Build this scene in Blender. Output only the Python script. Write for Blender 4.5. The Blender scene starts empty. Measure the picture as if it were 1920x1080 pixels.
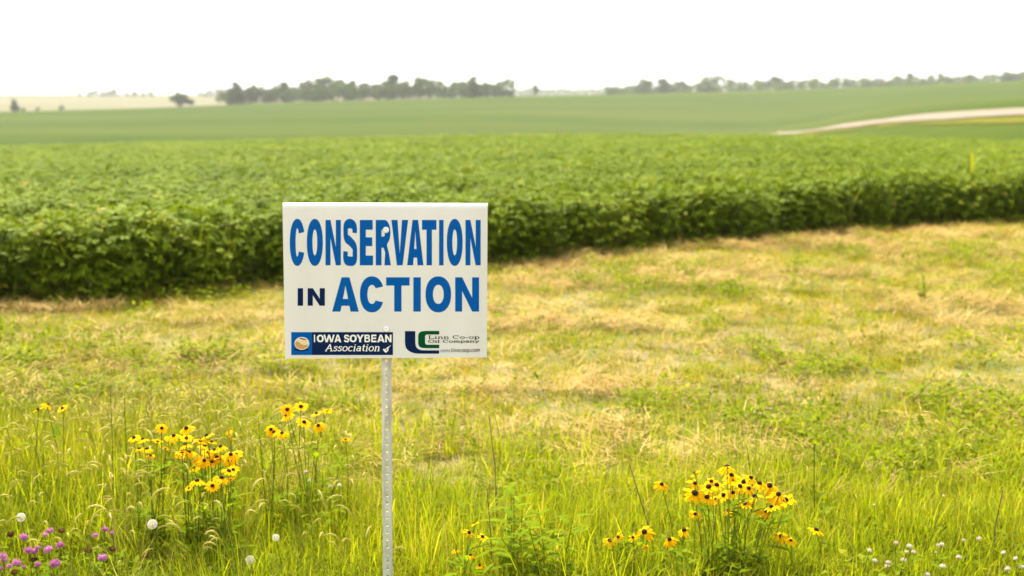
import bpy, math, random
import numpy as np
from mathutils import Vector, Matrix, Euler

R = math.radians
random.seed(7)
rng = np.random.default_rng(11)
scene = bpy.context.scene
col = scene.collection

# ------------------------------------------------------------------ camera
F_PX, V_H, CAM_H = 2400.0, 176.0, 1.70          # focal length in photo pixels, horizon row, eye height
PITCH = math.atan((540 - V_H) / F_PX)
cam_data = bpy.data.cameras.new('camera')
cam_data.sensor_width = 36.0
cam_data.lens = 36.0 * F_PX / 1920.0
cam_data.clip_start, cam_data.clip_end = 0.05, 9000
cam_data.dof.use_dof = True
cam_data.dof.focus_distance = 3.93
cam_data.dof.aperture_fstop = 3.0
cam = bpy.data.objects.new('camera', cam_data)
cam.location = (0, 0, CAM_H)
cam.rotation_euler = (math.pi / 2 - PITCH, 0, 0)
col.objects.link(cam)
scene.camera = cam

# ------------------------------------------------------------------ sky, sun, exposure
SUN_EL, SUN_AZ = 56.0, -22.0                     # degrees; azimuth measured from +Y towards +X
world = bpy.data.worlds.new('World')
scene.world = world
world.use_nodes = True
wn, wl = world.node_tree.nodes, world.node_tree.links
wn.clear()
sky = wn.new('ShaderNodeTexSky')
sky.sky_type = 'NISHITA'
sky.sun_disc = False
sky.sun_elevation = R(SUN_EL)
sky.sun_rotation = R(SUN_AZ)
sky.air_density, sky.dust_density, sky.ozone_density = 1.0, 1.6, 1.0
hsv = wn.new('ShaderNodeHueSaturation')
hsv.inputs['Saturation'].default_value = 0.18
bg = wn.new('ShaderNodeBackground')
bg.inputs['Strength'].default_value = 0.15
wo = wn.new('ShaderNodeOutputWorld')
wl.new(sky.outputs[0], hsv.inputs['Color'])
wl.new(hsv.outputs[0], bg.inputs['Color'])
wl.new(bg.outputs[0], wo.inputs['Surface'])

sun_data = bpy.data.lights.new('sun', 'SUN')
sun_data.energy = 4.2
sun_data.angle = R(5.0)
sun_data.color = (1.0, 0.925, 0.79)
sun = bpy.data.objects.new('sun', sun_data)
sd = Vector((math.sin(R(SUN_AZ)) * math.cos(R(SUN_EL)), math.cos(R(SUN_AZ)) * math.cos(R(SUN_EL)), math.sin(R(SUN_EL))))
sun.rotation_euler = sd.to_track_quat('Z', 'Y').to_euler()
sun.location = (0, 0, 30)
col.objects.link(sun)

vs = scene.view_settings
vs.view_transform = 'Standard'
vs.look = 'None'
vs.gamma = 1.0
vs.exposure = 1.55
vs.use_curve_mapping = False
scene.cycles.max_bounces = 5
scene.cycles.transmission_bounces = 6
scene.cycles.transparent_max_bounces = 8
scene.cycles.volume_bounces = 0

# ------------------------------------------------------------------ helpers
CP, SP = math.cos(PITCH), math.sin(PITCH)

def ray(u, v):
    a, b = (u - 960) / F_PX, (540 - v) / F_PX
    return Vector((a, CP + b * SP, -SP + b * CP))

def at(u, v, Y):
    """the world point seen at photo pixel (u, v) at ground distance Y"""
    d = ray(u, v)
    return Vector((0, 0, CAM_H)) + d * (Y / d.y)

def zat(v, Y):
    d = ray(960, v)
    return CAM_H + d.z * (Y / d.y)

def tag(o, label=None, cat=None, group=None, kind=None):
    if label: o['label'] = label
    if cat: o['category'] = cat
    if group: o['group'] = group
    if kind: o['kind'] = kind
    return o

def empty(name, loc, rz=0.0):
    o = bpy.data.objects.new(name, None)
    o.location = loc
    o.rotation_euler = (0, 0, rz)
    o.empty_display_size = 0.1
    col.objects.link(o)
    return o

def link(name, me, parent=None, loc=(0, 0, 0), rot=(0, 0, 0), scale=(1, 1, 1)):
    o = bpy.data.objects.new(name, me)
    o.location, o.rotation_euler, o.scale = loc, rot, scale
    col.objects.link(o)
    if parent: o.parent = parent
    return o

def hash2(ix, iy, seed):
    h = (ix.astype(np.int64) * 374761393 + iy.astype(np.int64) * 668265263 + seed * 144269504) & 0xFFFFFFFF
    h = ((h ^ (h >> 13)) * 1274126177) & 0xFFFFFFFF
    h = (h ^ (h >> 16)) & 0xFFFFFFFF
    return h / 4294967295.0

def vnoise(x, y, seed=0):
    x, y = np.asarray(x, float), np.asarray(y, float)
    ix, iy = np.floor(x), np.floor(y)
    fx, fy = x - ix, y - iy
    fx, fy = fx * fx * (3 - 2 * fx), fy * fy * (3 - 2 * fy)
    a, b = hash2(ix, iy, seed), hash2(ix + 1, iy, seed)
    c, d = hash2(ix, iy + 1, seed), hash2(ix + 1, iy + 1, seed)
    return (a * (1 - fx) + b * fx) * (1 - fy) + (c * (1 - fx) + d * fx) * fy

def fbm(x, y, seed=0, octv=3):
    s, a, t = 0.0, 1.0, 0.0
    for i in range(octv):
        s = s + a * vnoise(np.asarray(x) * 2 ** i, np.asarray(y) * 2 ** i, seed + i * 17)
        t += a
        a *= 0.5
    return s / t

def sstep(a, b, x):
    t = np.clip((np.asarray(x, float) - a) / (b - a), 0, 1)
    return t * t * (3 - 2 * t)

class MB:
    """collects faces for one mesh, with a per-vertex tint value"""
    def __init__(self):
        self.v, self.f, self.t, self.m = [], [], [], []
    def add(self, vs, fs, tint=0.5, mi=0):
        b = len(self.v)
        self.v.extend([tuple(p) for p in vs])
        self.t.extend([tint] * len(vs))
        self.f.extend([tuple(i + b for i in f) for f in fs])
        self.m.extend([mi] * len(fs))
    def blade(self, base, az, h, lean, bend, w, tint=0.5, segs=3, mi=0):
        d = Vector((math.cos(az), math.sin(az), 0))
        side = Vector((-math.sin(az), math.cos(az), 0))
        p = Vector(base)
        ang = lean
        vs, fs = [], []
        for i in range(segs + 1):
            t = i / segs
            ww = w * (1 - t) ** 0.6 * (0.75 + 0.5 * t * (1 - t) * 4 * 0.5)
            if i == segs:
                vs.append(p.copy())
            else:
                vs += [p - side * ww / 2, p + side * ww / 2]
            p = p + (d * math.sin(ang) + Vector((0, 0, 1)) * math.cos(ang)) * (h / segs)
            ang += bend / segs
        for i in range(segs - 1):
            fs.append((2 * i, 2 * i + 1, 2 * i + 3, 2 * i + 2))
        fs.append((2 * segs - 2, 2 * segs - 1, 2 * segs))
        self.add(vs, fs, tint, mi)
    def leaf(self, base, direc, up, L, W, tint=0.5, fold=0.15, droop=0.2, mi=0, long=False):
        d = Vector(direc).normalized()
        s = d.cross(Vector(up))
        if s.length < 1e-4: s = d.orthogonal()
        s.normalize()
        n = s.cross(d).normalized()
        b = Vector(base)
        if not long:
            mid = b + d * L * 0.45 + n * (-fold * W)
            vs = [b, mid + s * W / 2 + n * fold * W, mid - s * W / 2 + n * fold * W, mid, b + d * L - n * droop * L]
            fs = [(0, 3, 1), (0, 2, 3), (1, 3, 4), (2, 4, 3)]
        else:
            vs, fs = [b], []
            prof = [(0.2, 0.72), (0.45, 1.0), (0.75, 0.62)]
            for t, ww in prof:
                c = b + d * L * t - n * droop * L * t * t
                vs += [c + s * W / 2 * ww + n * fold * W * ww, c - n * 0.0, c - s * W / 2 * ww + n * fold * W * ww]
            vs.append(b + d * L - n * droop * L)
            fs += [(0, 2, 1), (0, 3, 2)]
            for k in range(2):
                o = 1 + 3 * k
                fs += [(o, o + 1, o + 4, o + 3), (o + 1, o + 2, o + 5, o + 4)]
            fs += [(7, 8, 10), (8, 9, 10)]
        self.add(vs, fs, tint, mi)
    def tube(self, pts, radii, sides=5, tint=0.5, mi=0, cap=True):
        pts = [Vector(p) for p in pts]
        vs, fs = [], []
        n = len(pts)
        for i, p in enumerate(pts):
            d = (pts[min(i + 1, n - 1)] - pts[max(i - 1, 0)]).normalized()
            a = d.orthogonal().normalized() if i == 0 else (a - d * a.dot(d)).normalized()
            c = d.cross(a)
            for k in range(sides):
                q = 2 * math.pi * k / sides
                vs.append(p + (a * math.cos(q) + c * math.sin(q)) * radii[i])
        for i in range(n - 1):
            for k in range(sides):
                k2 = (k + 1) % sides
                fs.append((i * sides + k, i * sides + k2, (i + 1) * sides + k2, (i + 1) * sides + k))
        if cap:
            fs.append(tuple(range(sides))[::-1])
            fs.append(tuple((n - 1) * sides + k for k in range(sides)))
        self.add(vs, fs, tint, mi)
    def ball(self, c, rx, ry, rz, seg=8, rings=5, tint=0.5, mi=0, jit=0.0):
        c = Vector(c)
        vs, fs = [c + Vector((0, 0, rz))], []
        for i in range(1, rings):
            th = math.pi * i / rings
            for k in range(seg):
                ph = 2 * math.pi * (k + 0.5 * (i % 2)) / seg
                j = 1 + random.uniform(-jit, jit)
                vs.append(c + Vector((rx * math.sin(th) * math.cos(ph) * j, ry * math.sin(th) * math.sin(ph) * j, rz * math.cos(th) * j)))
        vs.append(c - Vector((0, 0, rz)))
        for k in range(seg):
            fs.append((0, 1 + k, 1 + (k + 1) % seg))
        for i in range(rings - 2):
            o = 1 + i * seg
            for k in range(seg):
                k2 = (k + 1) % seg
                fs.append((o + k, o + seg + k, o + seg + k2, o + k2))
        o = 1 + (rings - 2) * seg
        for k in range(seg):
            fs.append((o + k, len(vs) - 1, o + (k + 1) % seg))
        self.add(vs, fs, tint, mi)
    def box(self, lo, hi, tint=0.5, mi=0):
        x0, y0, z0 = lo
        x1, y1, z1 = hi
        vs = [(x0, y0, z0), (x1, y0, z0), (x1, y1, z0), (x0, y1, z0), (x0, y0, z1), (x1, y0, z1), (x1, y1, z1), (x0, y1, z1)]
        fs = [(3, 2, 1, 0), (4, 5, 6, 7), (0, 1, 5, 4), (1, 2, 6, 5), (2, 3, 7, 6), (3, 0, 4, 7)]
        self.add(vs, fs, tint, mi)
    def mesh(self, name, mats, smooth=False):
        me = bpy.data.meshes.new(name)
        me.from_pydata(self.v, [], self.f)
        a = me.attributes.new('tint', 'FLOAT', 'POINT')
        a.data.foreach_set('value', np.array(self.t, np.float32))
        for m in (mats if isinstance(mats, (list, tuple)) else [mats]):
            me.materials.append(m)
        if len(set(self.m)) > 1:
            me.polygons.foreach_set('material_index', np.array(self.m, np.int32))
        if smooth:
            me.polygons.foreach_set('use_smooth', np.ones(len(self.f), bool))
        me.update()
        return me
    def build(self, name, mats, parent=None, smooth=False, loc=(0, 0, 0)):
        return link(name, self.mesh(name, mats, smooth), parent, loc)

# ------------------------------------------------------------------ materials
def new_mat(name):
    m = bpy.data.materials.new(name)
    m.use_nodes = True
    m.node_tree.nodes.clear()
    return m, m.node_tree.nodes, m.node_tree.links

def leaf_mat(name, cols, trans=0.4, rough=0.6, spec=0.08, patch=0.0, tcol=(1.2, 1.2, 0.45), rnd=0.5, patch_scale=0.5):
    """thin foliage: colour ramp over per-vertex tint + per-instance random (+ world-space patches), reflecting and translucent"""
    m, n, l = new_mat(name)
    at_ = n.new('ShaderNodeAttribute'); at_.attribute_name = 'tint'
    oi = n.new('ShaderNodeObjectInfo')
    mx = n.new('ShaderNodeMix'); mx.data_type = 'FLOAT'
    mx.inputs[0].default_value = rnd
    l.new(at_.outputs['Fac'], mx.inputs[2]); l.new(oi.outputs['Random'], mx.inputs[3])
    src = mx.outputs[0]
    if patch > 0:
        g = n.new('ShaderNodeNewGeometry')
        nz = n.new('ShaderNodeTexNoise'); nz.inputs['Scale'].default_value = patch_scale; nz.inputs['Detail'].default_value = 3
        l.new(g.outputs['Position'], nz.inputs['Vector'])
        mr = n.new('ShaderNodeMapRange'); mr.inputs[1].default_value = 0.3; mr.inputs[2].default_value = 0.7
        mr.inputs[3].default_value = -patch; mr.inputs[4].default_value = patch
        l.new(nz.outputs[0], mr.inputs[0])
        ad = n.new('ShaderNodeMath'); ad.operation = 'ADD'
        l.new(src, ad.inputs[0]); l.new(mr.outputs[0], ad.inputs[1])
        src = ad.outputs[0]
    cr = n.new('ShaderNodeValToRGB')
    el = cr.color_ramp.elements
    while len(el) < len(cols): el.new(0.5)
    for i, (p, c) in enumerate(cols):
        el[i].position = p
        el[i].color = (*c, 1)
    l.new(src, cr.inputs[0])
    pb = n.new('ShaderNodeBsdfPrincipled')
    pb.inputs['Roughness'].default_value = rough
    pb.inputs['Specular IOR Level'].default_value = spec
    l.new(cr.outputs[0], pb.inputs['Base Color'])
    tr = n.new('ShaderNodeBsdfTranslucent')
    mu = n.new('ShaderNodeMix'); mu.data_type = 'RGBA'; mu.blend_type = 'MULTIPLY'; mu.inputs[0].default_value = 1
    l.new(cr.outputs[0], mu.inputs[6]); mu.inputs[7].default_value = (*tcol, 1)
    l.new(mu.outputs[2], tr.inputs['Color'])
    ms = n.new('ShaderNodeMixShader'); ms.inputs[0].default_value = trans
    l.new(pb.outputs[0], ms.inputs[1]); l.new(tr.outputs[0], ms.inputs[2])
    out = n.new('ShaderNodeOutputMaterial')
    l.new(ms.outputs[0], out.inputs['Surface'])
    return m

def noise_mat(name, c1, c2, scale=5.0, detail=6, rough=0.85, bump=0.0, bump_scale=None, spec=0.2, lo=0.3, hi=0.7, stretch=(1, 1, 1), c3=None, scale3=0.3, metallic=0.0):
    m, n, l = new_mat(name)
    tc = n.new('ShaderNodeTexCoord')
    mp = n.new('ShaderNodeMapping'); mp.inputs['Scale'].default_value = stretch
    l.new(tc.outputs['Object'], mp.inputs['Vector'])
    nz = n.new('ShaderNodeTexNoise'); nz.inputs['Scale'].default_value = scale; nz.inputs['Detail'].default_value = detail
    l.new(mp.outputs[0], nz.inputs['Vector'])
    mr = n.new('ShaderNodeMapRange'); mr.inputs[1].default_value = lo; mr.inputs[2].default_value = hi
    l.new(nz.outputs[0], mr.inputs[0])
    mx = n.new('ShaderNodeMix'); mx.data_type = 'RGBA'
    mx.inputs[6].default_value = (*c1, 1); mx.inputs[7].default_value = (*c2, 1)
    l.new(mr.outputs[0], mx.inputs[0])
    src = mx.outputs[2]
    if c3:
        n3 = n.new('ShaderNodeTexNoise'); n3.inputs['Scale'].default_value = scale3; n3.inputs['Detail'].default_value = 3
        l.new(mp.outputs[0], n3.inputs['Vector'])
        m3 = n.new('ShaderNodeMapRange'); m3.inputs[1].default_value = 0.42; m3.inputs[2].default_value = 0.66
        l.new(n3.outputs[0], m3.inputs[0])
        x3 = n.new('ShaderNodeMix'); x3.data_type = 'RGBA'
        l.new(m3.outputs[0], x3.inputs[0]); l.new(src, x3.inputs[6]); x3.inputs[7].default_value = (*c3, 1)
        src = x3.outputs[2]
    pb = n.new('ShaderNodeBsdfPrincipled')
    pb.inputs['Roughness'].default_value = rough
    pb.inputs['Metallic'].default_value = metallic
    pb.inputs['Specular IOR Level'].default_value = spec
    l.new(src, pb.inputs['Base Color'])
    if bump > 0:
        nb = n.new('ShaderNodeTexNoise'); nb.inputs['Scale'].default_value = bump_scale or scale * 4; nb.inputs['Detail'].default_value = 4
        l.new(mp.outputs[0], nb.inputs['Vector'])
        bp = n.new('ShaderNodeBump'); bp.inputs['Strength'].default_value = bump; bp.inputs['Distance'].default_value = 0.02
        l.new(nb.outputs[0], bp.inputs['Height']); l.new(bp.outputs[0], pb.inputs['Normal'])
    out = n.new('ShaderNodeOutputMaterial')
    l.new(pb.outputs[0], out.inputs['Surface'])
    return m

M = {}
GREEN_TALL = [(0.0, (0.085, 0.125, 0.004)), (0.3, (0.21, 0.26, 0.006)), (0.7, (0.33, 0.335, 0.008)), (0.9, (0.42, 0.36, 0.03)), (1.0, (0.46, 0.36, 0.09))]
M['tall_grass'] = leaf_mat('tall_grass', GREEN_TALL, trans=0.52, patch=0.18, patch_scale=1.1, tcol=(1.25, 1.25, 0.5))
M['mown_grass'] = leaf_mat('mown_grass', [(0.0, (0.075, 0.095, 0.005)), (0.3, (0.22, 0.235, 0.007)), (0.65, (0.36, 0.325, 0.012)), (1.0, (0.47, 0.35, 0.06))], trans=0.42, patch=0.16, patch_scale=0.9)
M['hay'] = leaf_mat('hay', [(0.0, (0.22, 0.145, 0.035)), (0.5, (0.44, 0.295, 0.075)), (1.0, (0.58, 0.41, 0.14))], trans=0.2, rough=0.6, patch=0.15, tcol=(1, 0.9, 0.6))
M['foxtail'] = leaf_mat('foxtail', [(0.0, (0.18, 0.20, 0.015)), (0.5, (0.42, 0.39, 0.07)), (1.0, (0.62, 0.52, 0.20))], trans=0.4)
M['soy_leaf'] = leaf_mat('soy_leaf', [(0.0, (0.062, 0.096, 0.002)), (0.5, (0.128, 0.180, 0.004)), (0.85, (0.185, 0.235, 0.006)), (0.94, (0.26, 0.28, 0.012)), (1.0, (0.38, 0.31, 0.06))], trans=0.24, rough=0.6, spec=0.045, patch=0.12, patch_scale=0.25)
M['weed_yellow'] = leaf_mat('weed_yellow', [(0.0, (0.10, 0.15, 0.005)), (0.6, (0.21, 0.25, 0.010)), (1.0, (0.36, 0.31, 0.06))], trans=0.35)
M['stem_green'] = leaf_mat('stem_green', [(0.0, (0.10, 0.14, 0.010)), (1.0, (0.20, 0.23, 0.02))], trans=0.25)
M['stem_brown'] = noise_mat('stem_brown', (0.10, 0.06, 0.03), (0.20, 0.13, 0.06), 30)
M['petal'] = leaf_mat('petal', [(0.0, (0.82, 0.37, 0.001)), (0.5, (0.88, 0.48, 0.002)), (1.0, (0.91, 0.58, 0.003))], trans=0.35, tcol=(1, 1, 0.6), rough=0.8, spec=0.02)
M['cone'] = noise_mat('cone', (0.012, 0.006, 0.004), (0.05, 0.022, 0.010), 300, bump=0.6, bump_scale=900)
M['clover_pink'] = leaf_mat('clover_pink', [(0.0, (0.46, 0.13, 0.33)), (0.6, (0.60, 0.24, 0.46)), (1.0, (0.70, 0.42, 0.58))], trans=0.3, tcol=(1, 0.9, 1))
M['clover_brown'] = leaf_mat('clover_brown', [(0.0, (0.10, 0.04, 0.015)), (1.0, (0.24, 0.11, 0.045))], trans=0.15, tcol=(1, 1, 1))
M['clover_white'] = leaf_mat('clover_white', [(0.0, (0.55, 0.42, 0.32)), (0.5, (0.70, 0.62, 0.50)), (1.0, (0.78, 0.73, 0.62))], trans=0.25, tcol=(1, 1, 1))
M['fluff'] = leaf_mat('fluff', [(0.0, (0.62, 0.56, 0.44)), (1.0, (0.80, 0.76, 0.66))], trans=0.5, tcol=(1, 1, 1))
M['broadleaf'] = leaf_mat('broadleaf', [(0.0, (0.13, 0.21, 0.005)), (1.0, (0.24, 0.30, 0.007))], trans=0.5, rough=0.8, spec=0.03)
M['tree_leaf'] = leaf_mat('tree_leaf', [(0.0, (0.024, 0.056, 0.005)), (0.6, (0.060, 0.115, 0.008)), (1.0, (0.11, 0.165, 0.012))], trans=0.2, rough=0.6)
M['bark'] = noise_mat('bark', (0.05, 0.04, 0.03), (0.12, 0.10, 0.08), 4)
M['panel'] = noise_mat('panel', (0.70, 0.69, 0.65), (0.735, 0.725, 0.685), 7, rough=0.5, spec=0.2, bump=0.04, bump_scale=260, stretch=(1, 1, 0.06), c3=(0.67, 0.655, 0.605), scale3=5.0)
M['blue'] = noise_mat('print_blue', (0.000, 0.085, 0.345), (0.001, 0.095, 0.37), 20, rough=0.6, spec=0.04)
M['navy'] = noise_mat('print_navy', (0.003, 0.014, 0.060), (0.004, 0.018, 0.072), 20, rough=0.6, spec=0.04)
M['green'] = noise_mat('print_green', (0.000, 0.060, 0.018), (0.001, 0.072, 0.022), 20, rough=0.6, spec=0.04)
M['lightprint'] = noise_mat('print_white', (0.78, 0.77, 0.72), (0.81, 0.80, 0.75), 20, rough=0.45)
M['black'] = noise_mat('print_black', (0.012, 0.012, 0.016), (0.018, 0.018, 0.022), 20, rough=0.6, spec=0.04)
M['cream'] = noise_mat('print_cream', (0.72, 0.60, 0.36), (0.76, 0.64, 0.40), 20, rough=0.45)
M['tan'] = noise_mat('print_tan', (0.52, 0.29, 0.09), (0.56, 0.32, 0.11), 20, rough=0.45)
M['post'] = noise_mat('post_metal', (0.52, 0.51, 0.47), (0.64, 0.63, 0.59), 40, rough=0.5, metallic=0.15, spec=0.5, bump=0.05, stretch=(1, 1, 0.2), c3=(0.40, 0.38, 0.33), scale3=60.0)
M['cap'] = noise_mat('white_plastic', (0.80, 0.79, 0.75), (0.84, 0.83, 0.79), 60, rough=0.3, spec=0.5)
M['gravel'] = noise_mat('road_gravel', (0.17, 0.14, 0.105), (0.23, 0.195, 0.15), 0.5, bump=0.2, spec=0.0, rough=1.0)
M['verge'] = noise_mat('verge_grass', (0.065, 0.080, 0.008), (0.13, 0.115, 0.016), 0.35, spec=0.0, rough=1.0)

# ------------------------------------------------------------------ terrain
# rows of (distance, photo row where that ground is seen, or an absolute height) for seven bearings t = X / Y
CROP = 0.80
def crest(v, Y): return zat(v, Y) - CROP
def near(v): return [(13, 0.0), (25, crest(v + 21, 25)), (40, crest(v + 9, 40)), (75, crest(v, 75))]
PROF = {
    -0.6: [*near(274), (110, -7.0), (200, -11.0), (270, zat(272, 270)), (400, zat(240, 400)), (550, zat(218, 550)), (700, -17.0), (850, zat(217, 850)), (1000, zat(203, 1000)), (1500, zat(184, 1500)), (4500, 0.5)],
    -0.4: [*near(272), (110, -6.5), (200, -10.5), (270, zat(268, 270)), (400, zat(235, 400)), (560, zat(210, 560)), (700, -16.0), (850, zat(212, 850)), (1000, zat(200, 1000)), (1500, zat(182, 1500)), (4500, 0.5)],
    -0.2: [*near(258), (110, -6.0), (200, -10.5), (300, zat(258, 300)), (400, zat(232, 400)), (500, zat(212, 500)), (620, zat(193, 620)), (750, -10.0), (900, -10.0), (1500, zat(181, 1500)), (4500, 0.5)],
    0.0: [*near(249), (110, -5.5), (200, -10.0), (330, zat(249, 330)), (400, zat(226, 400)), (500, zat(203, 500)), (650, zat(180, 650)), (800, -3.0), (1500, -1.5), (4500, 0.5)],
    0.2: [*near(248), (110, -4.0), (200, -7.0), (330, zat(262, 330)), (400, zat(252, 400)), (520, zat(204, 520)), (700, zat(170, 700)), (850, 2.0), (1500, 2.0), (4500, 0.5)],
    0.25: [*near(250), (110, -4.0), (190, -5.2), (258, zat(233, 258)), (300, zat(235, 300)), (400, zat(224, 400)), (690, zat(165, 690)), (850, 3.5), (1500, 3.0), (4500, 0.5)],
    0.3: [*near(253), (105, -4.0), (150, -3.2), (208, zat(219, 208)), (260, zat(216, 260)), (400, zat(195, 400)), (680, zat(160, 680)), (850, 5.0), (1500, 4.0), (4500, 0.5)],
    0.4: [*near(262), (98, -3.6), (120, zat(238, 120)), (150, zat(205, 150)), (200, zat(192, 200)), (400, zat(178, 400)), (660, zat(150, 660)), (850, 7.0), (1500, 6.0), (4500, 0.5)],
    0.6: [*near(262), (98, -3.0), (120, zat(215, 120)), (150, zat(185, 150)), (200, zat(178, 200)), (400, zat(165, 400)), (660, zat(138, 660)), (850, 10.0), (1500, 8.0), (4500, 0.5)],
}
TK = sorted(PROF)
LY = np.log(np.linspace(1, 1, 1))
GY = np.concatenate([np.arange(0, 120, 1.0), np.arange(120, 900, 4.0), np.arange(900, 4600, 20.0)])

def pchip(xs, ys, x):
    xs, ys = np.array(xs, float), np.array(ys, float)
    h, d = np.diff(xs), np.diff(ys) / np.diff(xs)
    mm = np.zeros(len(xs))
    for i in range(1, len(xs) - 1):
        if d[i - 1] * d[i] > 0:
            w1, w2 = 2 * h[i] + h[i - 1], h[i] + 2 * h[i - 1]
            mm[i] = (w1 + w2) / (w1 / d[i - 1] + w2 / d[i])
    mm[-1] = d[-1]
    i = np.clip(np.searchsorted(xs, x) - 1, 0, len(h) - 1)
    t = np.clip((x - xs[i]) / h[i], 0, 1)
    return ys[i] * (1 + 2 * t) * (1 - t) ** 2 + mm[i] * h[i] * t * (1 - t) ** 2 + ys[i + 1] * t * t * (3 - 2 * t) + mm[i + 1] * h[i] * t * t * (t - 1)

TABLE = np.stack([pchip([0] + [p[0] for p in PROF[t]], [0.0] + [p[1] for p in PROF[t]], GY) for t in TK])
TT = np.linspace(-0.6, 0.6, 61)
FINE = np.stack([np.interp(TT, TK, TABLE[:, j]) for j in range(len(GY))], 1)
for _ in range(6):                                                  # soften across bearings
    FINE[1:-1] = 0.25 * FINE[:-2] + 0.5 * FINE[1:-1] + 0.25 * FINE[2:]

def height(x, y):
    x, y = np.asarray(x, float), np.asarray(y, float)
    t = np.clip(x / np.maximum(y, 18.0), -0.6, 0.6)
    ti = np.clip((t + 0.6) / 1.2 * 60, 0, 59.999)
    i = ti.astype(int); ft = ti - i
    yy = np.clip(y, 0, GY[-1] - 1)
    j = np.clip(np.searchsorted(GY, yy, side='right') - 1, 0, len(GY) - 2)
    fy = (yy - GY[j]) / (GY[j + 1] - GY[j])
    a = FINE[i, j] * (1 - fy) + FINE[i, j + 1] * fy
    b = FINE[i + 1, j] * (1 - fy) + FINE[i + 1, j + 1] * fy
    return a * (1 - ft) + b * ft

def h1(x, y): return float(height(np.array([x]), np.array([y]))[0])

# the edge of the soybean field, from the photo rows where its foot meets the mown strip
EP = []
for (u, v) in [(-700, 622), (0, 575), (260, 562), (500, 535), (930, 495), (1300, 455), (1500, 442), (1900, 412), (2500, 384)]:
    d = ray(u, v)
    k = -CAM_H / d.z
    EP.append((d.x * k, d.y * k))
EX, EY = np.array([p[0] for p in EP]), np.array([p[1] for p in EP])
def edge_y(x): return np.interp(x, EX, EY)
def edge_dist(x, y): return (np.asarray(y) - edge_y(x)) * 0.83        # metres inside the crop

def sheet(name, rows, ts, mat, base=60.0):
    ys = np.array(rows, float)
    X = ts[None, :] * (base + np.maximum(ys, 0))[:, None]
    Y = np.repeat(ys[:, None], len(ts), 1)
    Z = height(X, Y)
    nr, nc = X.shape
    vs = np.stack([X, Y, Z], 2).reshape(-1, 3)
    q = np.arange(nr * nc).reshape(nr, nc)
    fs = np.stack([q[:-1, :-1], q[:-1, 1:], q[1:, 1:], q[1:, :-1]], 2).reshape(-1, 4)
    me = bpy.data.meshes.new(name)
    me.from_pydata(vs.tolist(), [], fs.tolist())
    me.materials.append(mat)
    me.polygons.foreach_set('use_smooth', np.ones(len(fs), bool))
    me.update()
    o = link(name, me)
    return o

tcore = np.linspace(-1.0, 1.0, 161)
ts = np.concatenate([[-4, -2.5, -1.5, -1.2], tcore, [1.2, 1.5, 2.5, 4]])
mat_ground = noise_mat('thatch', (0.10, 0.085, 0.03), (0.26, 0.19, 0.075), 9, detail=8, bump=0.5, bump_scale=40, c3=(0.12, 0.13, 0.025), scale3=0.9)
mat_soil = noise_mat('dark_soil', (0.035, 0.030, 0.018), (0.06, 0.05, 0.03), 6, bump=0.4)  # dark brown soil, mottled at random by noise
mat_far = noise_mat('far_crop', (0.032, 0.055, 0.006), (0.052, 0.077, 0.010), 0.25, detail=12, bump=0.5, bump_scale=2.0, spec=0.0, rough=1.0, c3=(0.060, 0.078, 0.012), scale3=0.02, stretch=(0.2, 1, 1))
mat_wheat = noise_mat('stubble', (0.12, 0.105, 0.06), (0.155, 0.135, 0.08), 0.02, spec=0.0, rough=1.0, c3=(0.12, 0.13, 0.05), scale3=0.004, stretch=(0.5, 1, 1))
mat_hills = noise_mat('distant_land', (0.06, 0.075, 0.03), (0.09, 0.095, 0.045), 0.004, spec=0.0, rough=1.0)
rows_near = list(np.concatenate([[-400, -150, -50, -20, -8], np.arange(0, 24, 1.0)]))
g = sheet('ground', rows_near, ts, mat_ground); tag(g, kind='structure')
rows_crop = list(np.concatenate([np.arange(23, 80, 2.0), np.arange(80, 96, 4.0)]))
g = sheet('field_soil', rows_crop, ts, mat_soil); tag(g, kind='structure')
rows_far = list(np.concatenate([np.arange(92, 400, 6.0), np.arange(400, 700, 10.0)]))
g = sheet('far_field', rows_far, ts, mat_far); tag(g, kind='structure')
rows_tan = list(np.arange(690, 1530, 20.0))
tanL = ts[ts < -0.06]
g = sheet('stubble_field', rows_tan, np.concatenate([tanL, [-0.06]]), mat_wheat); tag(g, kind='structure')
g = sheet('distant_land', rows_tan, np.concatenate([[-0.06], ts[ts > -0.06]]), mat_hills); tag(g, kind='structure')
g = sheet('distant_hills', list(np.arange(1510, 4500, 80.0)), ts, mat_hills); tag(g, kind='structure')

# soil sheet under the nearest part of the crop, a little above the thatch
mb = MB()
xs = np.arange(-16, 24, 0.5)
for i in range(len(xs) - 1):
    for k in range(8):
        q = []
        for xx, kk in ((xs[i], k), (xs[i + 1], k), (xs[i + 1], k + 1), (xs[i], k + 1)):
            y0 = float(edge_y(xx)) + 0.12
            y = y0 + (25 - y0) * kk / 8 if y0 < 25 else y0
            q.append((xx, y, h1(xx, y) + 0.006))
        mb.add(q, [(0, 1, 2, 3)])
g = mb.build('crop_soil', mat_soil); tag(g, kind='structure')

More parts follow.
